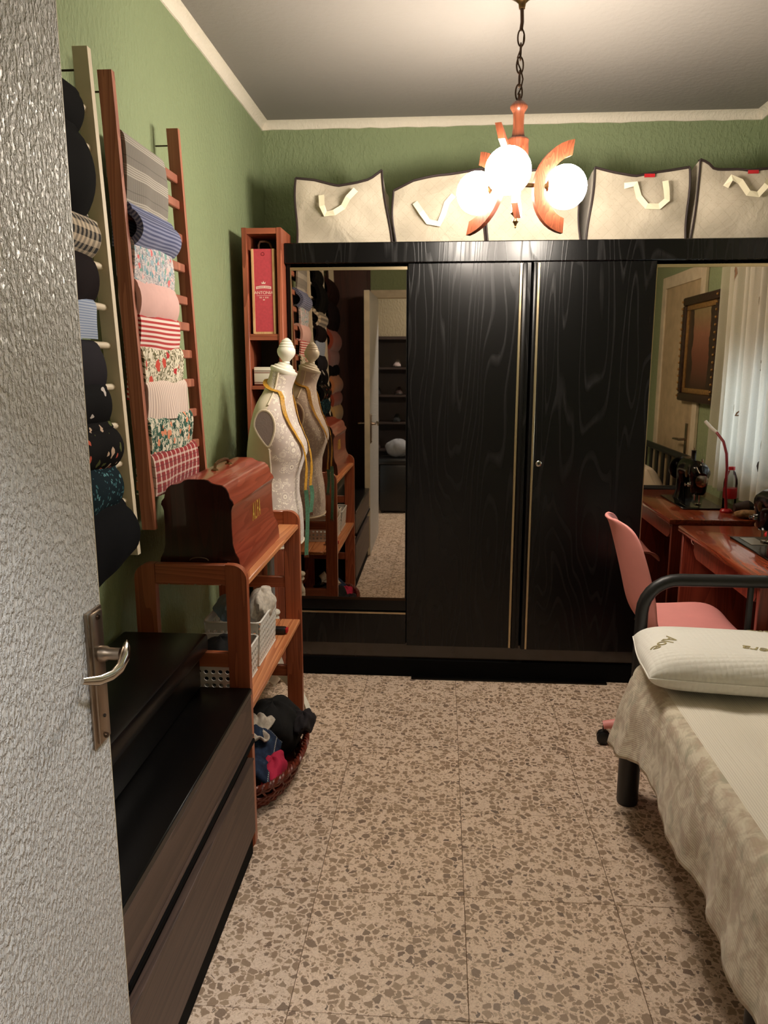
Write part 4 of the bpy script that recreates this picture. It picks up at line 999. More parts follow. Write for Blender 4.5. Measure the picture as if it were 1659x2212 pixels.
for ph in (0, 2 * PI / 3, 4 * PI / 3):   # plaited rim
    MB().tube([(BXc + (.149 + .007 * math.cos(30 * a + ph)) * math.cos(a), BYc + (.308 + .007 * math.cos(30 * a + ph)) * math.sin(a), .104 + .007 * math.sin(30 * a + ph)) for a in [2 * PI * k / 240 for k in range(240)]], .0052, 5, closed=True).build('rim_strand', 'wicker', wk)
MB().lathe([(0, .004), (1, .004), (1, .012), (0, .012)], (0, 0, 0), 40).xf(Matrix.Translation((BXc, BYc, 0)) @ Matrix.Diagonal((.10, .25, 1, 1))).build('bottom', 'wicker', wk)
def sheet(name, label, m, fn, nu=24, nv=18, th=.004):
    mb = MB().grid([[fn(i / nu, j / nv) for j in range(nv + 1)] for i in range(nu + 1)]); mb.uv = [(i / nu * .3, j / nv * .3) for i in range(nu + 1) for j in range(nv + 1)]
    o = mb.build(name, m, None, smooth=60); so = o.modifiers.new('thickness', 'SOLIDIFY'); so.thickness = th; so.offset = 0
    tag(o, label, 'clothing', 'clothes in the wicker basket'); return o
def denim():
    t = NT('denim'); v = t.coord('UV'); u_, v_ = uvs(t); n = t.noise(v, 30, 4)
    c = t.ramp(n, [(.3, S(24, 30, 50)), (.6, S(38, 52, 76)), (.85, S(70, 96, 112))])
    st = t.math('MULTIPLY', t.math('LESS_THAN', t.math('ABSOLUTE', t.math('SUBTRACT', u_, .27)), .0022), band(t, v_, .008, .6))
    st2 = t.math('MULTIPLY', t.math('LESS_THAN', t.math('ABSOLUTE', t.math('SUBTRACT', v_, .27)), .0022), band(t, u_, .008, .6))
    c = t.mix(t.math('MAXIMUM', st, st2), c, S(170, 170, 160)); t.bump(t.noise(v, 500, 2), .3, .001); return t.fin(c, .9, 0, .2)
M['denim'] = denim()
o = clump('black_garment', 'large black garment heaped in the far half of the wicker basket', 'clothing', 'blackcloth', (-.635, 2.735, .115), (.112, .140, .100), 11, .16); o['group'] = 'clothes in the wicker basket'
o = clump('plum_garment', 'dark plum garment hanging over the far right rim of the wicker basket', 'clothing', 'darkcloth', (-.520, 2.745, .135), (.042, .075, .036), 12, .3); o['group'] = 'clothes in the wicker basket'
o = clump('magenta_garment', 'magenta garment showing below the jeans in the wicker basket', 'clothing', 'magenta', (-.580, 2.465, .085), (.044, .10, .048), 13, .20); o['group'] = 'clothes in the wicker basket'
sheet('jeans', 'dark blue jeans with pale stitching lying in the near half of the wicker basket', 'denim',
      lambda u, v: (lerp(-.74, -.560, u) - .02 * v, lerp(2.33, 2.60, v) + .03 * u, .165 + .028 * math.sin(PI * u) + .02 * math.sin(5 * u + 6 * v) * .5 - .05 * u * u - .03 * (1 - v) + .012 * math.sin(9 * v)), th=.012)
sheet('frayed_blouse', 'white frayed lace blouse on the jeans in the wicker basket', 'whitecloth',
      lambda u, v: (lerp(-.72, -.615, u) + .012 * math.sin(9 * v), lerp(2.49, 2.63, v) + .01 * math.sin(8 * u), .222 + .022 * math.sin(4 * u + 2) * math.sin(5 * v) + .008 * math.sin(17 * u + 11 * v) - .04 * u), th=.006)

# ================================================================== BED
bd = empty('metal_bed', (1.08, 1.57, 0), 'black tubular metal daybed with arched rails on the right', 'bed')
def arch(x0, x1, z0, zt, y, r, rad, par, name='end_rail'):
    p = [(x0, y, z0), (x0, y, zt - rad)] + [(x0 + rad - rad * math.cos(t), y, zt - rad + rad * math.sin(t)) for t in [PI / 2 * k / 7 for k in range(1, 8)]] + \
        [(x1 - rad + rad * math.sin(t), y, zt - rad + rad * math.cos(t)) for t in [PI / 2 * k / 7 for k in range(8)]] + [(x1, y, z0)]
    return MB().tube(p, r, 14, up=(0, 1, 0)).build(name, 'blackmetal', par)
ar = arch(.685, 1.465, .0, .788, 2.550, .0215, .115, bd)
for x in (1.035, 1.14, 1.245, 1.35): MB().tube([(x, 2.550, .30), (x, 2.550, .77)], .011, 8).build('spindle', 'blackmetal', bd)
MB().tube([(.69, 2.550, .30), (1.46, 2.550, .30)], .014, 8).build('cross_tube', 'blackmetal', bd)
ar = arch(.685, 1.465, .0, .788, .60, .0215, .115, bd)
MB().lathe([(.034, 0), (.036, .01), (.036, .27), (.0, .27)], (.662, 2.495, 0), 18).build('leg', 'blackmetal', bd)
MB().tube([(.665, 1.43, 0), (.665, 1.43, .27)], .017, 10).build('leg', 'blackmetal', bd)
MB().tube([(.69, 1.40, .02), (.69, 1.18, .27)], .009, 8).build('brace', 'blackmetal', bd)
for x in (.70, 1.44): B(x - .02, x + .02, .62, 2.53, .255, .295, bev=.004, seg=1).build('side_rail', 'blackmetal', bd)
# back rail against the right wall
yA, yB, zt = 1.18, 2.47, .93
p = [(1.495, yA, .27), (1.495, yA, zt - .12)] + [(1.495, yA + .12 - .12 * math.cos(t), zt - .12 + .12 * math.sin(t)) for t in [PI / 2 * k / 6 for k in range(1, 7)]] + [(1.495, yB - .12 + .12 * math.sin(t), zt - .12 + .12 * math.cos(t)) for t in [PI / 2 * k / 6 for k in range(7)]] + [(1.495, yB, .27)]
MB().tube(p, .022, 12, up=(1, 0, 0)).build('back_rail', 'blackmetal', bd)
for k in range(8): B(1.489, 1.501, yA + .10 + k * .148, yA + .145 + k * .148, .28, .915).build('back_slat', 'blackmetal', bd)
mt = B(.672, 1.468, .635, 2.478, .297, .500, bev=.035, seg=3).build('mattress', 'cream'); tag(mt, 'mattress hidden under the cream bedspread', 'mattress')

def spread_mat():
    t = NT('striped_bedspread'); g = t.n('NewGeometry'); s = t.n('SeparateXYZ'); t.t.links.new(g.outputs['Position'], s.inputs[0])
    u, v = uvs(t)   # u: metres in from the hem, v: metres along
    st = t.math('MULTIPLY_ADD', t.math('SINE', t.math('MULTIPLY', u, 2 * PI / .0065)), .5, .5)
    st2 = t.noise(t.coord('UV', scale=(260, 3, 1)), 1, 3)
    c = t.mix(t.math('MULTIPLY', t.math('MULTIPLY', t.math('MULTIPLY', st, st2), .6), t.math('MULTIPLY_ADD', t.math('LESS_THAN', u, .29), -.75, 1.0)), S(234, 227, 213), S(172, 163, 146))
    pv = t.coord('UV', scale=(1, 1, 1)); bl = t.noise(pv, 24, 4, .6, .6); bl2 = t.noise(pv, 11, 3, .6)
    bor = t.math('LESS_THAN', u, .30)
    pr = t.ramp(bl, [(.40, (0, 0, 0, 1)), (.58, (1, 1, 1, 1))])
    pc = t.ramp(bl2, [(.35, S(150, 134, 102)), (.5, S(160, 128, 108)), (.65, S(134, 134, 110))])
    c = t.mix(t.math('MULTIPLY', bor, .55), c, S(200, 186, 158))
    c = t.mix(t.math('MULTIPLY', t.math('MULTIPLY', bor, pr), .55), c, pc)
    t.bump(t.math('ADD', t.math('MULTIPLY', st, .4), t.math('MULTIPLY', t.noise(pv, 14, 3), 3.0)), .25, .003)
    return t.fin(c, .9, 0, .2, .2)
M['spread'] = spread_mat()
# perimeter: near-left -> far-left corner -> far-right
ex, ey, top, rc = .645, 2.512, .522, .07
per = []
ny = 90
for k in range(ny): per.append((Vector((ex, lerp(.60, ey - rc, k / (ny - 1)), 0)), Vector((-1, 0, 0))))
for k in range(1, 10): a = PI - PI / 2 * k / 9; per.append((Vector((ex + rc + rc * math.cos(a), ey - rc + rc * math.sin(a), 0)), Vector((math.cos(a), math.sin(a), 0))))
for k in range(1, 24): per.append((Vector((lerp(ex + rc, 1.47, k / 23), ey, 0)), Vector((0, 1, 0))))
rows = []; uvv = []; s_len = 0; prev = None
for i, (p, nrm) in enumerate(per):
    if prev is not None: s_len += (p - prev).length
    prev = p; y = s_len; row = []; far = max(0, (i - ny) / 32) if i >= ny else 0
    hem = .292 + .012 * math.sin(y * 5.2) + .010 * math.sin(y * 13 + 1) - .055 * math.exp(-((y - 1.90) / .22) ** 2) + (.20 * min(1, far * 2.2) if far else 0)
    # top: from the middle outwards
    inner = [Vector((1.47, p.y, top)) if i < ny else Vector((1.47, .0, 0))]
    row = []
    drop = top - hem
    seg = []
    for k in range(8):   # round edge
        a = PI / 2 * k / 7; seg.append((-.045 + .045 * math.sin(a), top - .045 + .045 * math.cos(a)))
    for k in range(1, 19):
        t = k / 18; z = lerp(top - .045, hem, t)
        fold = t ** 1.1 * (.010 * math.sin(y * 11 + .8 * math.sin(y * 5)) + .006 * math.sin(y * 27 + 2 * math.sin(y * 7)) + .0025 * math.sin(y * 61))
        wr = .004 * math.sin(26 * z + 9 * y) * math.sin(PI * t)
        far_k = 1 - min(1, far * 4) * .85
        seg.append(((.006 + .030 * t + fold + wr + .02 * t * (1 if ny - 8 < i < ny + 9 else 0)) * far_k, z))
    wl = [0]
    for (o, z) in seg: row.append(p + nrm * o + Vector((0, 0, z)))
    L = sum(math.hypot(b[0] - a[0], b[1] - a[1]) for a, b in zip(seg, seg[1:])); acc = 0
    for k, (o, z) in enumerate(seg):
        if k: acc += math.hypot(seg[k][0] - seg[k - 1][0], seg[k][1] - seg[k - 1][1])
        uvv.append((L - acc, y))
    rows.append(row)
mb = MB().grid(rows)
# top sheet as strips along Y (left edge verts of the rounded rim are rows[i][0])
nx_ = 22; o0 = len(mb.v); trows = []
for i in range(ny + 9):
    a = rows[i][0]; r_ = []
    for k in range(nx_ + 1):
        t = k / nx_; x = lerp(a.x, 1.47, t); yy = a.y
        z = top + (.004 * math.sin(8 * x + 5 * yy) + .003 * math.sin(21 * yy + 3 * x)) * min(1, t * 6) + .0025 * math.sin(40 * x + 2 * math.sin(4 * yy)) * min(1, t * 8)
        if abs(yy - 1.18) < .02 or abs(yy - 1.47) < .02: z += .004 * min(1, t * 6)
        r_.append((x, yy, z)); uvv.append((.26 + .05 + (x - .69), rows[i][0].y + 0))
    trows.append(r_)
mb.grid(trows); mb.uv = uvv
o = mb.build('bedspread', 'spread', None, smooth=70); tag(o, 'cream striped bedspread with mottled hanging border draped over the bed', 'bedspread')
so = o.modifiers.new('thickness', 'SOLIDIFY'); so.thickness = .003; so.offset = 1

def pillow_mat():
    t = NT('quilted_pillow'); v = t.coord('Object', scale=(1, 1, .4)); vo = t.vor(v, 62, rnd=.12).outputs['Distance']
    c = t.mix(t.noise(v, 6, 2), S(228, 225, 216), S(238, 236, 228)); t.bump(t.math('MULTIPLY', vo, -1), .45, .006); return t.fin(c, .85, 0, .25, .2)
M['pillowfab'] = pillow_mat()
def pillow_fn(hx, hy, hz, pw=4):
    def f(u, v, side):   # u,v in -1..1
        k = max(0, (1 - abs(u) ** 9) * (1 - abs(v) ** 5)) ** .5
        pin = 1 - .035 * (abs(u * v)) ** 3
        return Vector((u * hx * (1 + .012 * math.cos(v * PI)), v * hy * (1 + .03 * math.cos(u * PI / 2) - .03), hz * (.82 if side < 0 else 1.0) * side * k))
    return f
def build_pillow(mtx, hx, hy, hz, label, m):
    f = pillow_fn(hx, hy, hz); n1, n2 = 44, 30; base = mtx.translation.copy(); base.z -= hz
    e = empty('pillow', base, label, 'pillow'); mb = MB()
    sp = lambda t: math.copysign(1 - (1 - abs(t)) ** 1.7, t)
    for sd in (1, -1): mb.grid([[mtx @ f(sp(-1 + 2 * i / n1), sp(-1 + 2 * j / n2), sd) for j in range(n2 + 1)] for i in range(n1 + 1)])
    mb.build('cushion', m, e, smooth=180)
    pts = [mtx @ f(math.cos(a) / max(abs(math.cos(a)), abs(math.sin(a))), math.sin(a) / max(abs(math.cos(a)), abs(math.sin(a))), 1) for a in [2 * PI * k / 120 for k in range(120)]]
    MB().tube(pts, .0028, 5, closed=True).build('seam', m, e)
    return e, f
pm = Matrix.Translation((.985, 2.315, .592)) @ Matrix.Rotation(math.radians(-6), 4, 'Z')
HX, HY_, HZ = .355, .185, .068
pe, pf = build_pillow(pm, HX, HY_, HZ, 'white quilted foam pillow with olive plant lettering at the head of the bed', 'pillowfab')
def on_pillow(u0, v0, ang, curve):
    ca, sa = math.cos(ang), math.sin(ang)
    def g(x, y, w_):
        y = y - curve * x * x; X = x * ca - y * sa; Y = x * sa + y * ca
        u = u0 + X / HX; v = v0 + Y / HY_; p = pf(max(-.995, min(.995, u)), max(-.995, min(.995, v)), 1); p.z += .0012 + w_; return pm @ p
    return g
for u0, v0, an, cv in ((-.80, -.20, math.radians(232), 2.5), (.10, -.46, math.radians(154), -1.2), (.30, .62, math.radians(180), 1.5), (.62, -.10, math.radians(250), 2.0)):
    text('Aloe vera' if u0 > -.5 else 'Aloe', .056, on_pillow(u0, v0, an, cv)).build('lettering', 'oliveprint', pe, smooth=0)
pm2 = Matrix.Translation((1.385, 1.80, .685)) @ Matrix.Rotation(math.radians(90), 4, 'Z') @ Matrix.Rotation(math.radians(62), 4, 'X')
build_pillow(pm2, .30, .18, .06, 'cream pillow leaning on the bed back rail seen in the right mirror', 'cream')

# ================================================================== SEWING TABLE
tb = empty('sewing_table', (1.28, 3.0, 0), 'varnished red brown sewing machine table under the window', 'table')
TZ1 = .789
B(1.062, 1.498, 2.577, 3.458, TZ1 - .026, TZ1, bev=.006, seg=2).build('table_top', 'table', tb)
for y in (3.425, 2.585): B(1.078, 1.485, y, y + .020, 0, TZ1 - .026, bev=.002, seg=1).build('side_panel', 'tablev', tb)
ap = MB().prism([(2.66, TZ1 - .027), (3.35, TZ1 - .027), (3.352, .735), (3.34, .715), (3.345, .70), (3.325, .682), (3.30, .672), (2.70, .672), (2.68, .68), (2.66, .70)], 1.100, 1.120, 'x').build('flap_door', 'tablev', tb, smooth=30)
MB().tube([(1.108, 3.362, .752), (1.095, 3.366, .742), (1.100, 3.368, .728), (1.108, 3.364, .722)], .003, 6).build('latch', 'chrome', tb)
B(1.44, 1.46, 2.59, 3.42, .30, TZ1 - .03).build('back_board', 'tablev', tb)
for k in range(9): MB().tube([(1.40, 2.66 + k * .085, .06), (1.40, 2.66 + k * .085, .64)], .007, 6).build('treadle_bar', 'blackmetal', tb)
for z in (.06, .64): MB().tube([(1.40, 2.585, z), (1.40, 3.425, z)], .010, 8).build('treadle_rail', 'blackmetal', tb)

sm = empty('sewing_machine', (1.29, 3.0, TZ1), 'black enamelled vintage sewing machine with chrome fittings on the table', 'sewing machine')
SX = 1.295
B(1.196, 1.40, 2.80, 3.205, TZ1 + .0004, TZ1 + .008, bev=.002, seg=1).build('bed_plate', 'enamel', sm)
B(1.225, 1.285, 3.05, 3.18, TZ1 + .008, TZ1 + .0095).build('slide_plate', 'chrome', sm)
arm = [(SX, 2.875, TZ1 + .006), (SX, 2.875, .83), (SX, 2.875, .88), (SX, 2.88, .925), (SX, 2.895, .955), (SX, 2.93, .972), (SX, 2.98, .972), (SX, 3.04, .970), (SX, 3.09, .964), (SX, 3.125, .955), (SX, 3.15, .945)]
MB().tube(arm, [.055, .042, .040, .044, .050, .052, .046, .046, .052, .048, .022], 18, up=(1, 0, 0)).build('arm', 'enamel', sm)
MB().lathe([(0, .848), (.030, .850), (.038, .865), (.042, .90), (.046, .94), (.046, .965), (.036, .99), (.018, 1.003), (0, 1.006)], (SX, 3.105, 0), 20).build('head', 'enamel', sm)
MB().lathe([(0, 0), (.030, 0), (.032, .004), (.012, .008), (0, .008)], (SX, 3.148, .925), 16, (0, 1, 0)).build('face_plate', 'chrome', sm)
MB().lathe([(.0, -.012), (.052, -.012), (.062, -.008), (.064, 0), (.062, .008), (.052, .012), (.030, .008), (0, .010)], (SX, 2.80, .945), 24, (0, -1, 0)).build('handwheel', 'enamel', sm)
MB().tube([(SX, 2.81, .945), (SX, 2.88, .950)], .016, 10).build('wheel_shaft', 'enamel', sm)
MB().tube([(SX - .012, 3.105, TZ1 + .03), (SX - .012, 3.105, .86)], .004, 8).build('needle_bar', 'chrome', sm)
MB().tube([(SX + .010, 3.105, TZ1 + .016), (SX + .010, 3.105, 1.03)], .004, 8).build('presser_bar', 'chrome', sm)
B(SX - .012, SX + .016, 3.085, 3.120, TZ1 + .010, TZ1 + .016, bev=.002).build('presser_foot', 'chrome', sm)
MB().lathe([(0, 0), (.012, 0), (.012, .012), (.004, .014), (.004, .024), (.009, .026), (0, .03)], (SX - .04, 3.105, .90), 12, (-1, 0, 0)).build('tension_dial', 'chrome', sm)
MB().lathe([(0, 0), (.014, 0), (.012, .004), (.012, .045), (.014, .049), (0, .05)], (SX, 3.00, 1.012), 14).build('thread_spool', 'blackplastic', sm)
MB().tube([(SX, 3.00, 1.01), (SX, 3.00, 1.075)], .0022, 6).build('spool_pin', 'chrome', sm)
MB().lathe([(.018, 0), (.020, .004), (.008, .008), (0, .009)], (SX - .046, 3.06, .95), 14, (-1, 0, 0)).build('badge', 'brass', sm)

gl = empty('gooseneck_lamp', (1.365, 3.257, TZ1), 'dark red gooseneck work lamp standing behind the sewing machine', 'lamp')
MB().lathe([(0, TZ1 + .0004), (.027, TZ1 + .0004), (.028, TZ1 + .008), (.022, TZ1 + .016), (0, TZ1 + .018)], (1.385, 3.257, 0), 20).build('base', 'red', gl)
nk = [(1.385, 3.257, TZ1 + .016), (1.375, 3.255, .90), (1.378, 3.245, 1.0), (1.377, 3.225, 1.07), (1.372, 3.185, 1.125), (1.355, 3.13, 1.165)]
MB().tube(nk, .0068, 10).build('gooseneck', 'darkred', gl)
MB().tube([nk[-1], (1.335, 3.09, 1.19), (1.318, 3.065, 1.215)], [.007, .0085, .0085], 12).build('light_head', 'whiteplastic', gl)
bt = empty('plastic_bottle', (1.424, 3.16, TZ1), 'clear plastic water bottle with red cap and red label on the table', 'bottle')
bc = (1.43, 3.165, 0)
MB().lathe([(0, TZ1 + .001), (.028, TZ1 + .001), (.032, TZ1 + .008), (.0325, TZ1 + .05), (.0315, TZ1 + .09), (.0325, TZ1 + .13), (.030, TZ1 + .15), (.018, TZ1 + .185), (.0125, TZ1 + .192), (.0125, TZ1 + .20)], bc, 22).build('body', 'pet', bt)
MB().lathe([(.0328, TZ1 + .055), (.0333, TZ1 + .057), (.0330, TZ1 + .105), (.0326, TZ1 + .106)], bc, 22).build('label_band', 'red', bt)
MB().lathe([(0, TZ1 + .212), (.015, TZ1 + .211), (.0155, TZ1 + .196), (.014, TZ1 + .195), (0, TZ1 + .195)], bc, 18).build('cap', 'red', bt)
o = clump('pincushion', 'fuzzy tan pincushion beside the mirror on the sewing table', 'pincushion', 'tan', (1.432, 3.405, TZ1 + .0205), (.062, .030, .0185), 31, .10)
sp = empty('thread_cone', (1.47, 3.30, TZ1), 'brown cone shaped reel with black and white end on the table', 'reel')
MB().lathe([(0, 0), (.018, 0), (.032, .05), (.034, .06), (0, .06)], (1.40, 3.315, TZ1 + .0345), 18, (1, 0, 0)).build('cone', 'shelfdark', sp)
MB().lathe([(.034, .061), (.034, .082), (0, .082)], (1.40, 3.315, TZ1 + .0345), 18, (1, 0, 0)).build('band', 'blackplastic', sp)
MB().lathe([(.031, .082), (.0335, .083), (.032, .090), (0, .090)], (1.40, 3.315, TZ1 + .0345), 18, (1, 0, 0)).build('end_disc', 'whiteplastic', sp)

# ================================================================== PINK SWIVEL CHAIR
chx, chy = .915, 2.885
cr_ = empty('swivel_chair', (chx, chy, 0), 'pink plastic shell swivel chair on castors facing the sewing table', 'chair')
ctr = [(1.150, .478, .160), (1.135, .502, .185), (1.08, .518, .205), (1.0, .512, .215), (.90, .503, .218), (.82, .506, .218), (.765, .535, .216), (.735, .59, .212), (.715, .66, .206), (.695, .74, .198), (.672, .82, .186), (.652, .885, .166), (.640, .918, .142), (.628, .934, .105), (.621, .939, .06)]
rows = []
for i, (x, z, hw) in enumerate(ctr):
    t = i / (len(ctr) - 1); row = []; bk = max(0, min(1, (i - 5) / 3)); seat = 1 - bk; tp_ = max(0, (i - 11) / 3)
    for j in range(17):
        u = -1 + 2 * j / 16; e_ = abs(u) ** 2.4
        row.append((x + bk * .055 * e_ * (1 - .6 * tp_), chy + u * hw, z + seat * .030 * e_ * min(1, i / 2) + bk * .0))
    rows.append(row)
o = MB().grid(rows).build('seat_shell', 'pinkplastic', cr_, smooth=70); so = o.modifiers.new('t', 'SOLIDIFY'); so.thickness = .012; so.offset = 0
sb_ = o.modifiers.new('s', 'SUBSURF'); sb_.levels = 1; sb_.render_levels = 2
MB().lathe([(0, .50), (.055, .50), (.055, .47), (.028, .46), (.026, .26), (.034, .25), (.034, .10), (.045, .075), (0, .07)], (chx, chy, 0), 18).build('column', 'pinkplastic', cr_)
for k in range(5):
    a = math.radians(172 + 72 * k); d = Vector((math.cos(a), math.sin(a), 0)); c0 = Vector((chx, chy, 0))
    MB().tube([c0 + d * .02 + Vector((0, 0, .115)), c0 + d * .14 + Vector((0, 0, .105)), c0 + d * .255 + Vector((0, 0, .078))], [.026, .022, .017], 10).build('base_spoke', 'pinkplastic', cr_)
    q = Vector((-d.y, d.x, 0)); cs = empty('castor', c0 + d * .25); cs.parent = cr_; cs.location = c0 + d * .25 - ORG[cr_.name]; ORG[cs.name] = c0 + d * .25
    for sgn in (-1, 1): MB().lathe([(0, 0), (.022, 0), (.0265, .004), (.0265, .014), (.020, .018), (0, .018)], c0 + d * .252 + q * (sgn * .003) + Vector((0, 0, .0268)), 16, q * sgn).build('wheel', 'blackplastic', cs)
    MB().tube([c0 + d * .25 + Vector((0, 0, .035)), c0 + d * .25 + Vector((0, 0, .075))], .008, 8).build('castor_stem', 'blackplastic', cs)

# ================================================================== CURTAIN, PICTURE
cu = empty('sheer_curtain', (1.47, 3.1, .84), 'sheer white curtain with embroidered leaves hanging over the window', 'curtain')
def cur(y, z): return 1.478 + .016 * math.sin(y * 62 + .6 * math.sin(z * 3)) + .008 * math.sin(y * 27 + z)
MB().grid([[(cur(lerp(2.70, 3.488, i / 110), lerp(.84, 2.54, j / 16)), lerp(2.70, 3.488, i / 110), lerp(.84, 2.54, j / 16)) for j in range(17)] for i in range(111)]).build('voile', 'sheer', cu, smooth=180)
M['leafbrown'] = plain('brown_embroidery', S(140, 108, 82), .8); M['leafgrey'] = plain('grey_embroidery', S(92, 92, 96), .8)
def leaf(y, z, s_, ang, m):
    pts = [(0, 0), (.35, .22), (.6, .26), (.85, .14), (1, 0), (.85, -.14), (.6, -.26), (.35, -.22)]; ca, sa = math.cos(ang), math.sin(ang)
    P = [(y + s_ * (a * ca - b * sa), z + s_ * (a * sa + b * ca)) for a, b in pts]; n = len(P)
    mb = MB(); mb.add([(cur(a, b) - .003, a, b) for a, b in P], []); inn = [(y + s_ * ((.5 + (a - .5) * .6) * ca - b * .5 * sa), z + s_ * ((.5 + (a - .5) * .6) * sa + b * .5 * ca)) for a, b in pts]
    mb.add([(cur(a, b) - .003, a, b) for a, b in inn], []); mb.f += [(i, (i + 1) % n, (i + 1) % n + n, i + n) for i in range(n)]
    mb.build('embroidered_leaf', m, cu, smooth=0)
for y, z, s_, a, m in ((2.78, 1.62, .07, 1.4, 'leafbrown'), (3.0, 1.25, .07, 1.9, 'leafbrown'), (3.03, 1.24, .05, .6, 'leafbrown'), (3.2, 1.75, .08, 1.8, 'leafbrown'), (3.35, 1.0, .07, 1.2, 'leafgrey'), (3.40, 1.10, .08, 1.9, 'leafbrown'), (2.9, 1.9, .08, 1.3, 'leafbrown'), (3.12, .95, .06, 2.2, 'leafgrey'), (3.3, 1.45, .07, 1.2, 'leafbrown')): leaf(y, z, s_, a, m)
MB().tube([(1.478, 2.62, 2.55), (1.478, 3.495, 2.55)], .011, 10).build('curtain_rod', 'darkwood', cu)
for y in (2.66, 3.48): MB().tube([(1.478, y, 2.55), (XR, y, 2.55)], .007, 8).build('rod_bracket', 'bronze', cu)

pc = empty('framed_painting', (1.53, 2.265, 1.27), 'dark framed landscape painting with gilt slip on the right wall', 'painting')
py0, py1, pz0, pz1 = 1.945, 2.585, 1.27, 1.90; fx = .075
def painting():
    t = NT('landscape_paint'); v = t.coord('Object'); s = t.n('SeparateXYZ'); t.t.links.new(v, s.inputs[0])
    base = t.ramp(t.math('MULTIPLY_ADD', s.outputs[2], 1.5, -.05), [(.05, S(40, 26, 20)), (.35, S(120, 70, 52)), (.55, S(150, 100, 76)), (.8, S(150, 138, 96))])
    tr = t.math('GREATER_THAN', t.math('ADD', t.math('MULTIPLY', t.math('ABSOLUTE', s.outputs[1]), 5.5), t.math('MULTIPLY', t.noise(v, 9, 4), .7)), 1.18)
    c = t.mix(tr, base, S(30, 24, 18)); c = t.mix(t.math('MULTIPLY', t.noise(v, 30, 4), .5), c, S(84, 56, 42)); return t.fin(c, .4)
M['painting'] = painting()
B(1.520, 1.526, py0 + .07, py1 - .07, pz0 + .07, pz1 - .07).build('canvas', 'painting', pc)
for a in ((py0, py1, pz0, pz0 + .05), (py0, py1, pz1 - .05, pz1), (py0, py0 + .05, pz0 + .05, pz1 - .05), (py1 - .05, py1, pz0 + .05, pz1 - .05)): B(1.496, 1.528, *a, bev=.010).build('frame_rail', 'frame', pc)
for a in ((py0 + .05, py1 - .05, pz0 + .05, pz0 + .08), (py0 + .05, py1 - .05, pz1 - .08, pz1 - .05), (py0 + .05, py0 + .08, pz0 + .08, pz1 - .08), (py1 - .08, py1 - .05, pz0 + .08, pz1 - .08)): B(1.510, 1.528, *a, bev=.004).build('gilt_slip', 'gilt', pc)
bead = None
for k in range(15):
    z = pz0 + .03 + k * .041
    for y in (py0 + .012, py1 - .012): MB().sphere((1.494, y, z), .008, 8, 6).build('frame_bead', 'gilt', pc)

# ================================================================== BOOKCASE BEHIND THE DOOR, HALL THINGS (seen in the left mirror)
bk = empty('tall_bookcase', (-.78, .50, 0), 'tall dark mahogany bookcase behind the open door', 'bookcase')
BX1 = -.615
for y in (.335, .66): B(-.94, BX1, y, y + .02, 0, 2.35).build('side_panel', 'bookwood', bk)
B(-.94, -.93, .355, .66, 0, 2.35).build('back_panel', 'bookwood', bk)
for z in (.04, .42, .80, 1.15, 1.5, 1.85, 2.33): B(-.93, BX1 - .005, .355, .66, z, z + .02).build('shelf_board', 'bookwood', bk)
for i, (y, h, m) in enumerate(((.37, .24, 'whiteplastic'), (.41, .22, 'tan'), (.45, .26, 'bluecloth'), (.49, .21, 'cream'))):
    o = B(-.85, -.66, y, y + .03, .82, .82 + h, bev=.002, seg=1).build('book', m); tag(o, ('white', 'tan', 'pale blue', 'cream')[i] + ' book standing on the bookcase shelf', 'book', 'books in the bookcase')
hs = empty('shoe_shelf', (-.45, -1.1, 0), 'dark brown open shelf with shoes in the hall beyond the doorway', 'shelf')
for x in (-.82, -.10): B(x, x + .02, HY + .01, -.95, 0, 1.78).build('side_panel', 'shelfdark', hs)
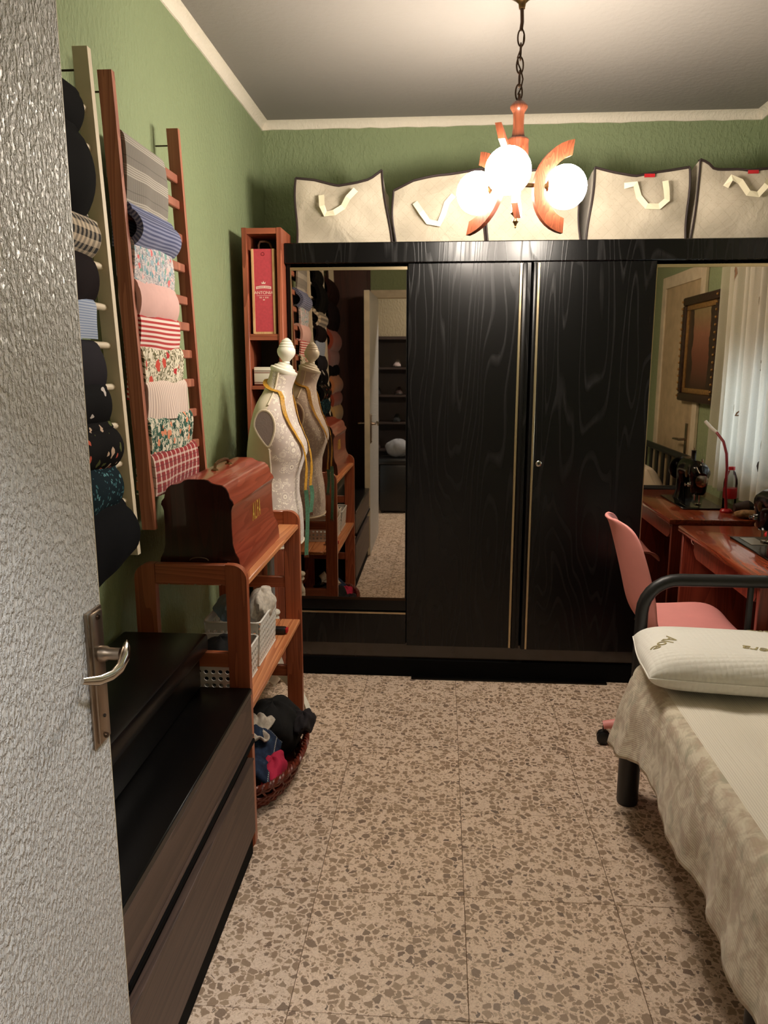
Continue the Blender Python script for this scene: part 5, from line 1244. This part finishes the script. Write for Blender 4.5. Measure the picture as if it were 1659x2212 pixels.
B(-.80, -.10, HY + .005, HY + .015, 0, 1.78).build('back_panel', 'shelfdark', hs)
sz = (.06, .34, .62, .90, 1.18, 1.46, 1.76)
for z in sz: B(-.80, -.10, HY + .015, -.955, z - .02, z).build('shelf_board', 'shelfdark', hs)
def shoe(x, z, m, lab):
    e = empty('shoe', (x, -1.08, z + .0005), lab, 'shoe', 'shoes on the hall shelf'); rows = []
    for k, (y, hw, h) in enumerate(((.0, .012, .03), (.02, .030, .075), (.07, .033, .080), (.12, .036, .055), (.18, .042, .045), (.22, .038, .036), (.245, .015, .022))):
        yy = -1.20 + y; rows.append([(x - hw, yy, z + .012), (x + hw, yy, z + .012), (x + hw * .95, yy, z + h * .6), (x + hw * .45, yy, z + h), (x - hw * .45, yy, z + h), (x - hw * .95, yy, z + h * .6)])
    mb = MB().grid(rows, closed_v=True); n = len(rows) * 6; mb.f += [tuple(range(6)), tuple(range(n - 1, n - 7, -1))]; mb.build('upper', m, e)
    B(x - .036, x + .036, -1.20, -.96, z + .0005, z + .014, bev=.005).build('sole', 'blackplastic', e)
pos = ['lowest', 'second lowest', 'middle', 'second highest', 'top']
for i, z in enumerate(sz[1:6]):
    for k in range(3): shoe(-.70 + k * .23 + .02 * (i % 2), z, ('blackcloth', 'shelfdark', 'greyfab')[(i + k) % 3], ('black', 'brown', 'grey')[(i + k) % 3] + ' shoe on the ' + pos[i] + ' filled hall shelf')
tk = empty('luggage_trunk', (-.35, -.70, 0), 'black trunk on the hall floor seen in the left mirror', 'trunk')
B(-.62, -.28, -.88, -.62, .02, .50, bev=.02).build('body', 'blackplastic', tk)
B(-.63, -.27, -.89, -.61, .50, .56, bev=.015).build('lid', 'blackplastic', tk)
for x in (-.59, -.31):
    for y in (-.85, -.65): MB().lathe([(.015, 0), (.018, .02), (0, .02)], (x, y, 0), 10).build('foot', 'blackplastic', tk)
clump('patterned_bag', 'cream patterned soft bag on the black trunk in the hall', 'bag', F_['bluefloral'], (-.44, -.75, .655), (.12, .085, .09), 41, .12)
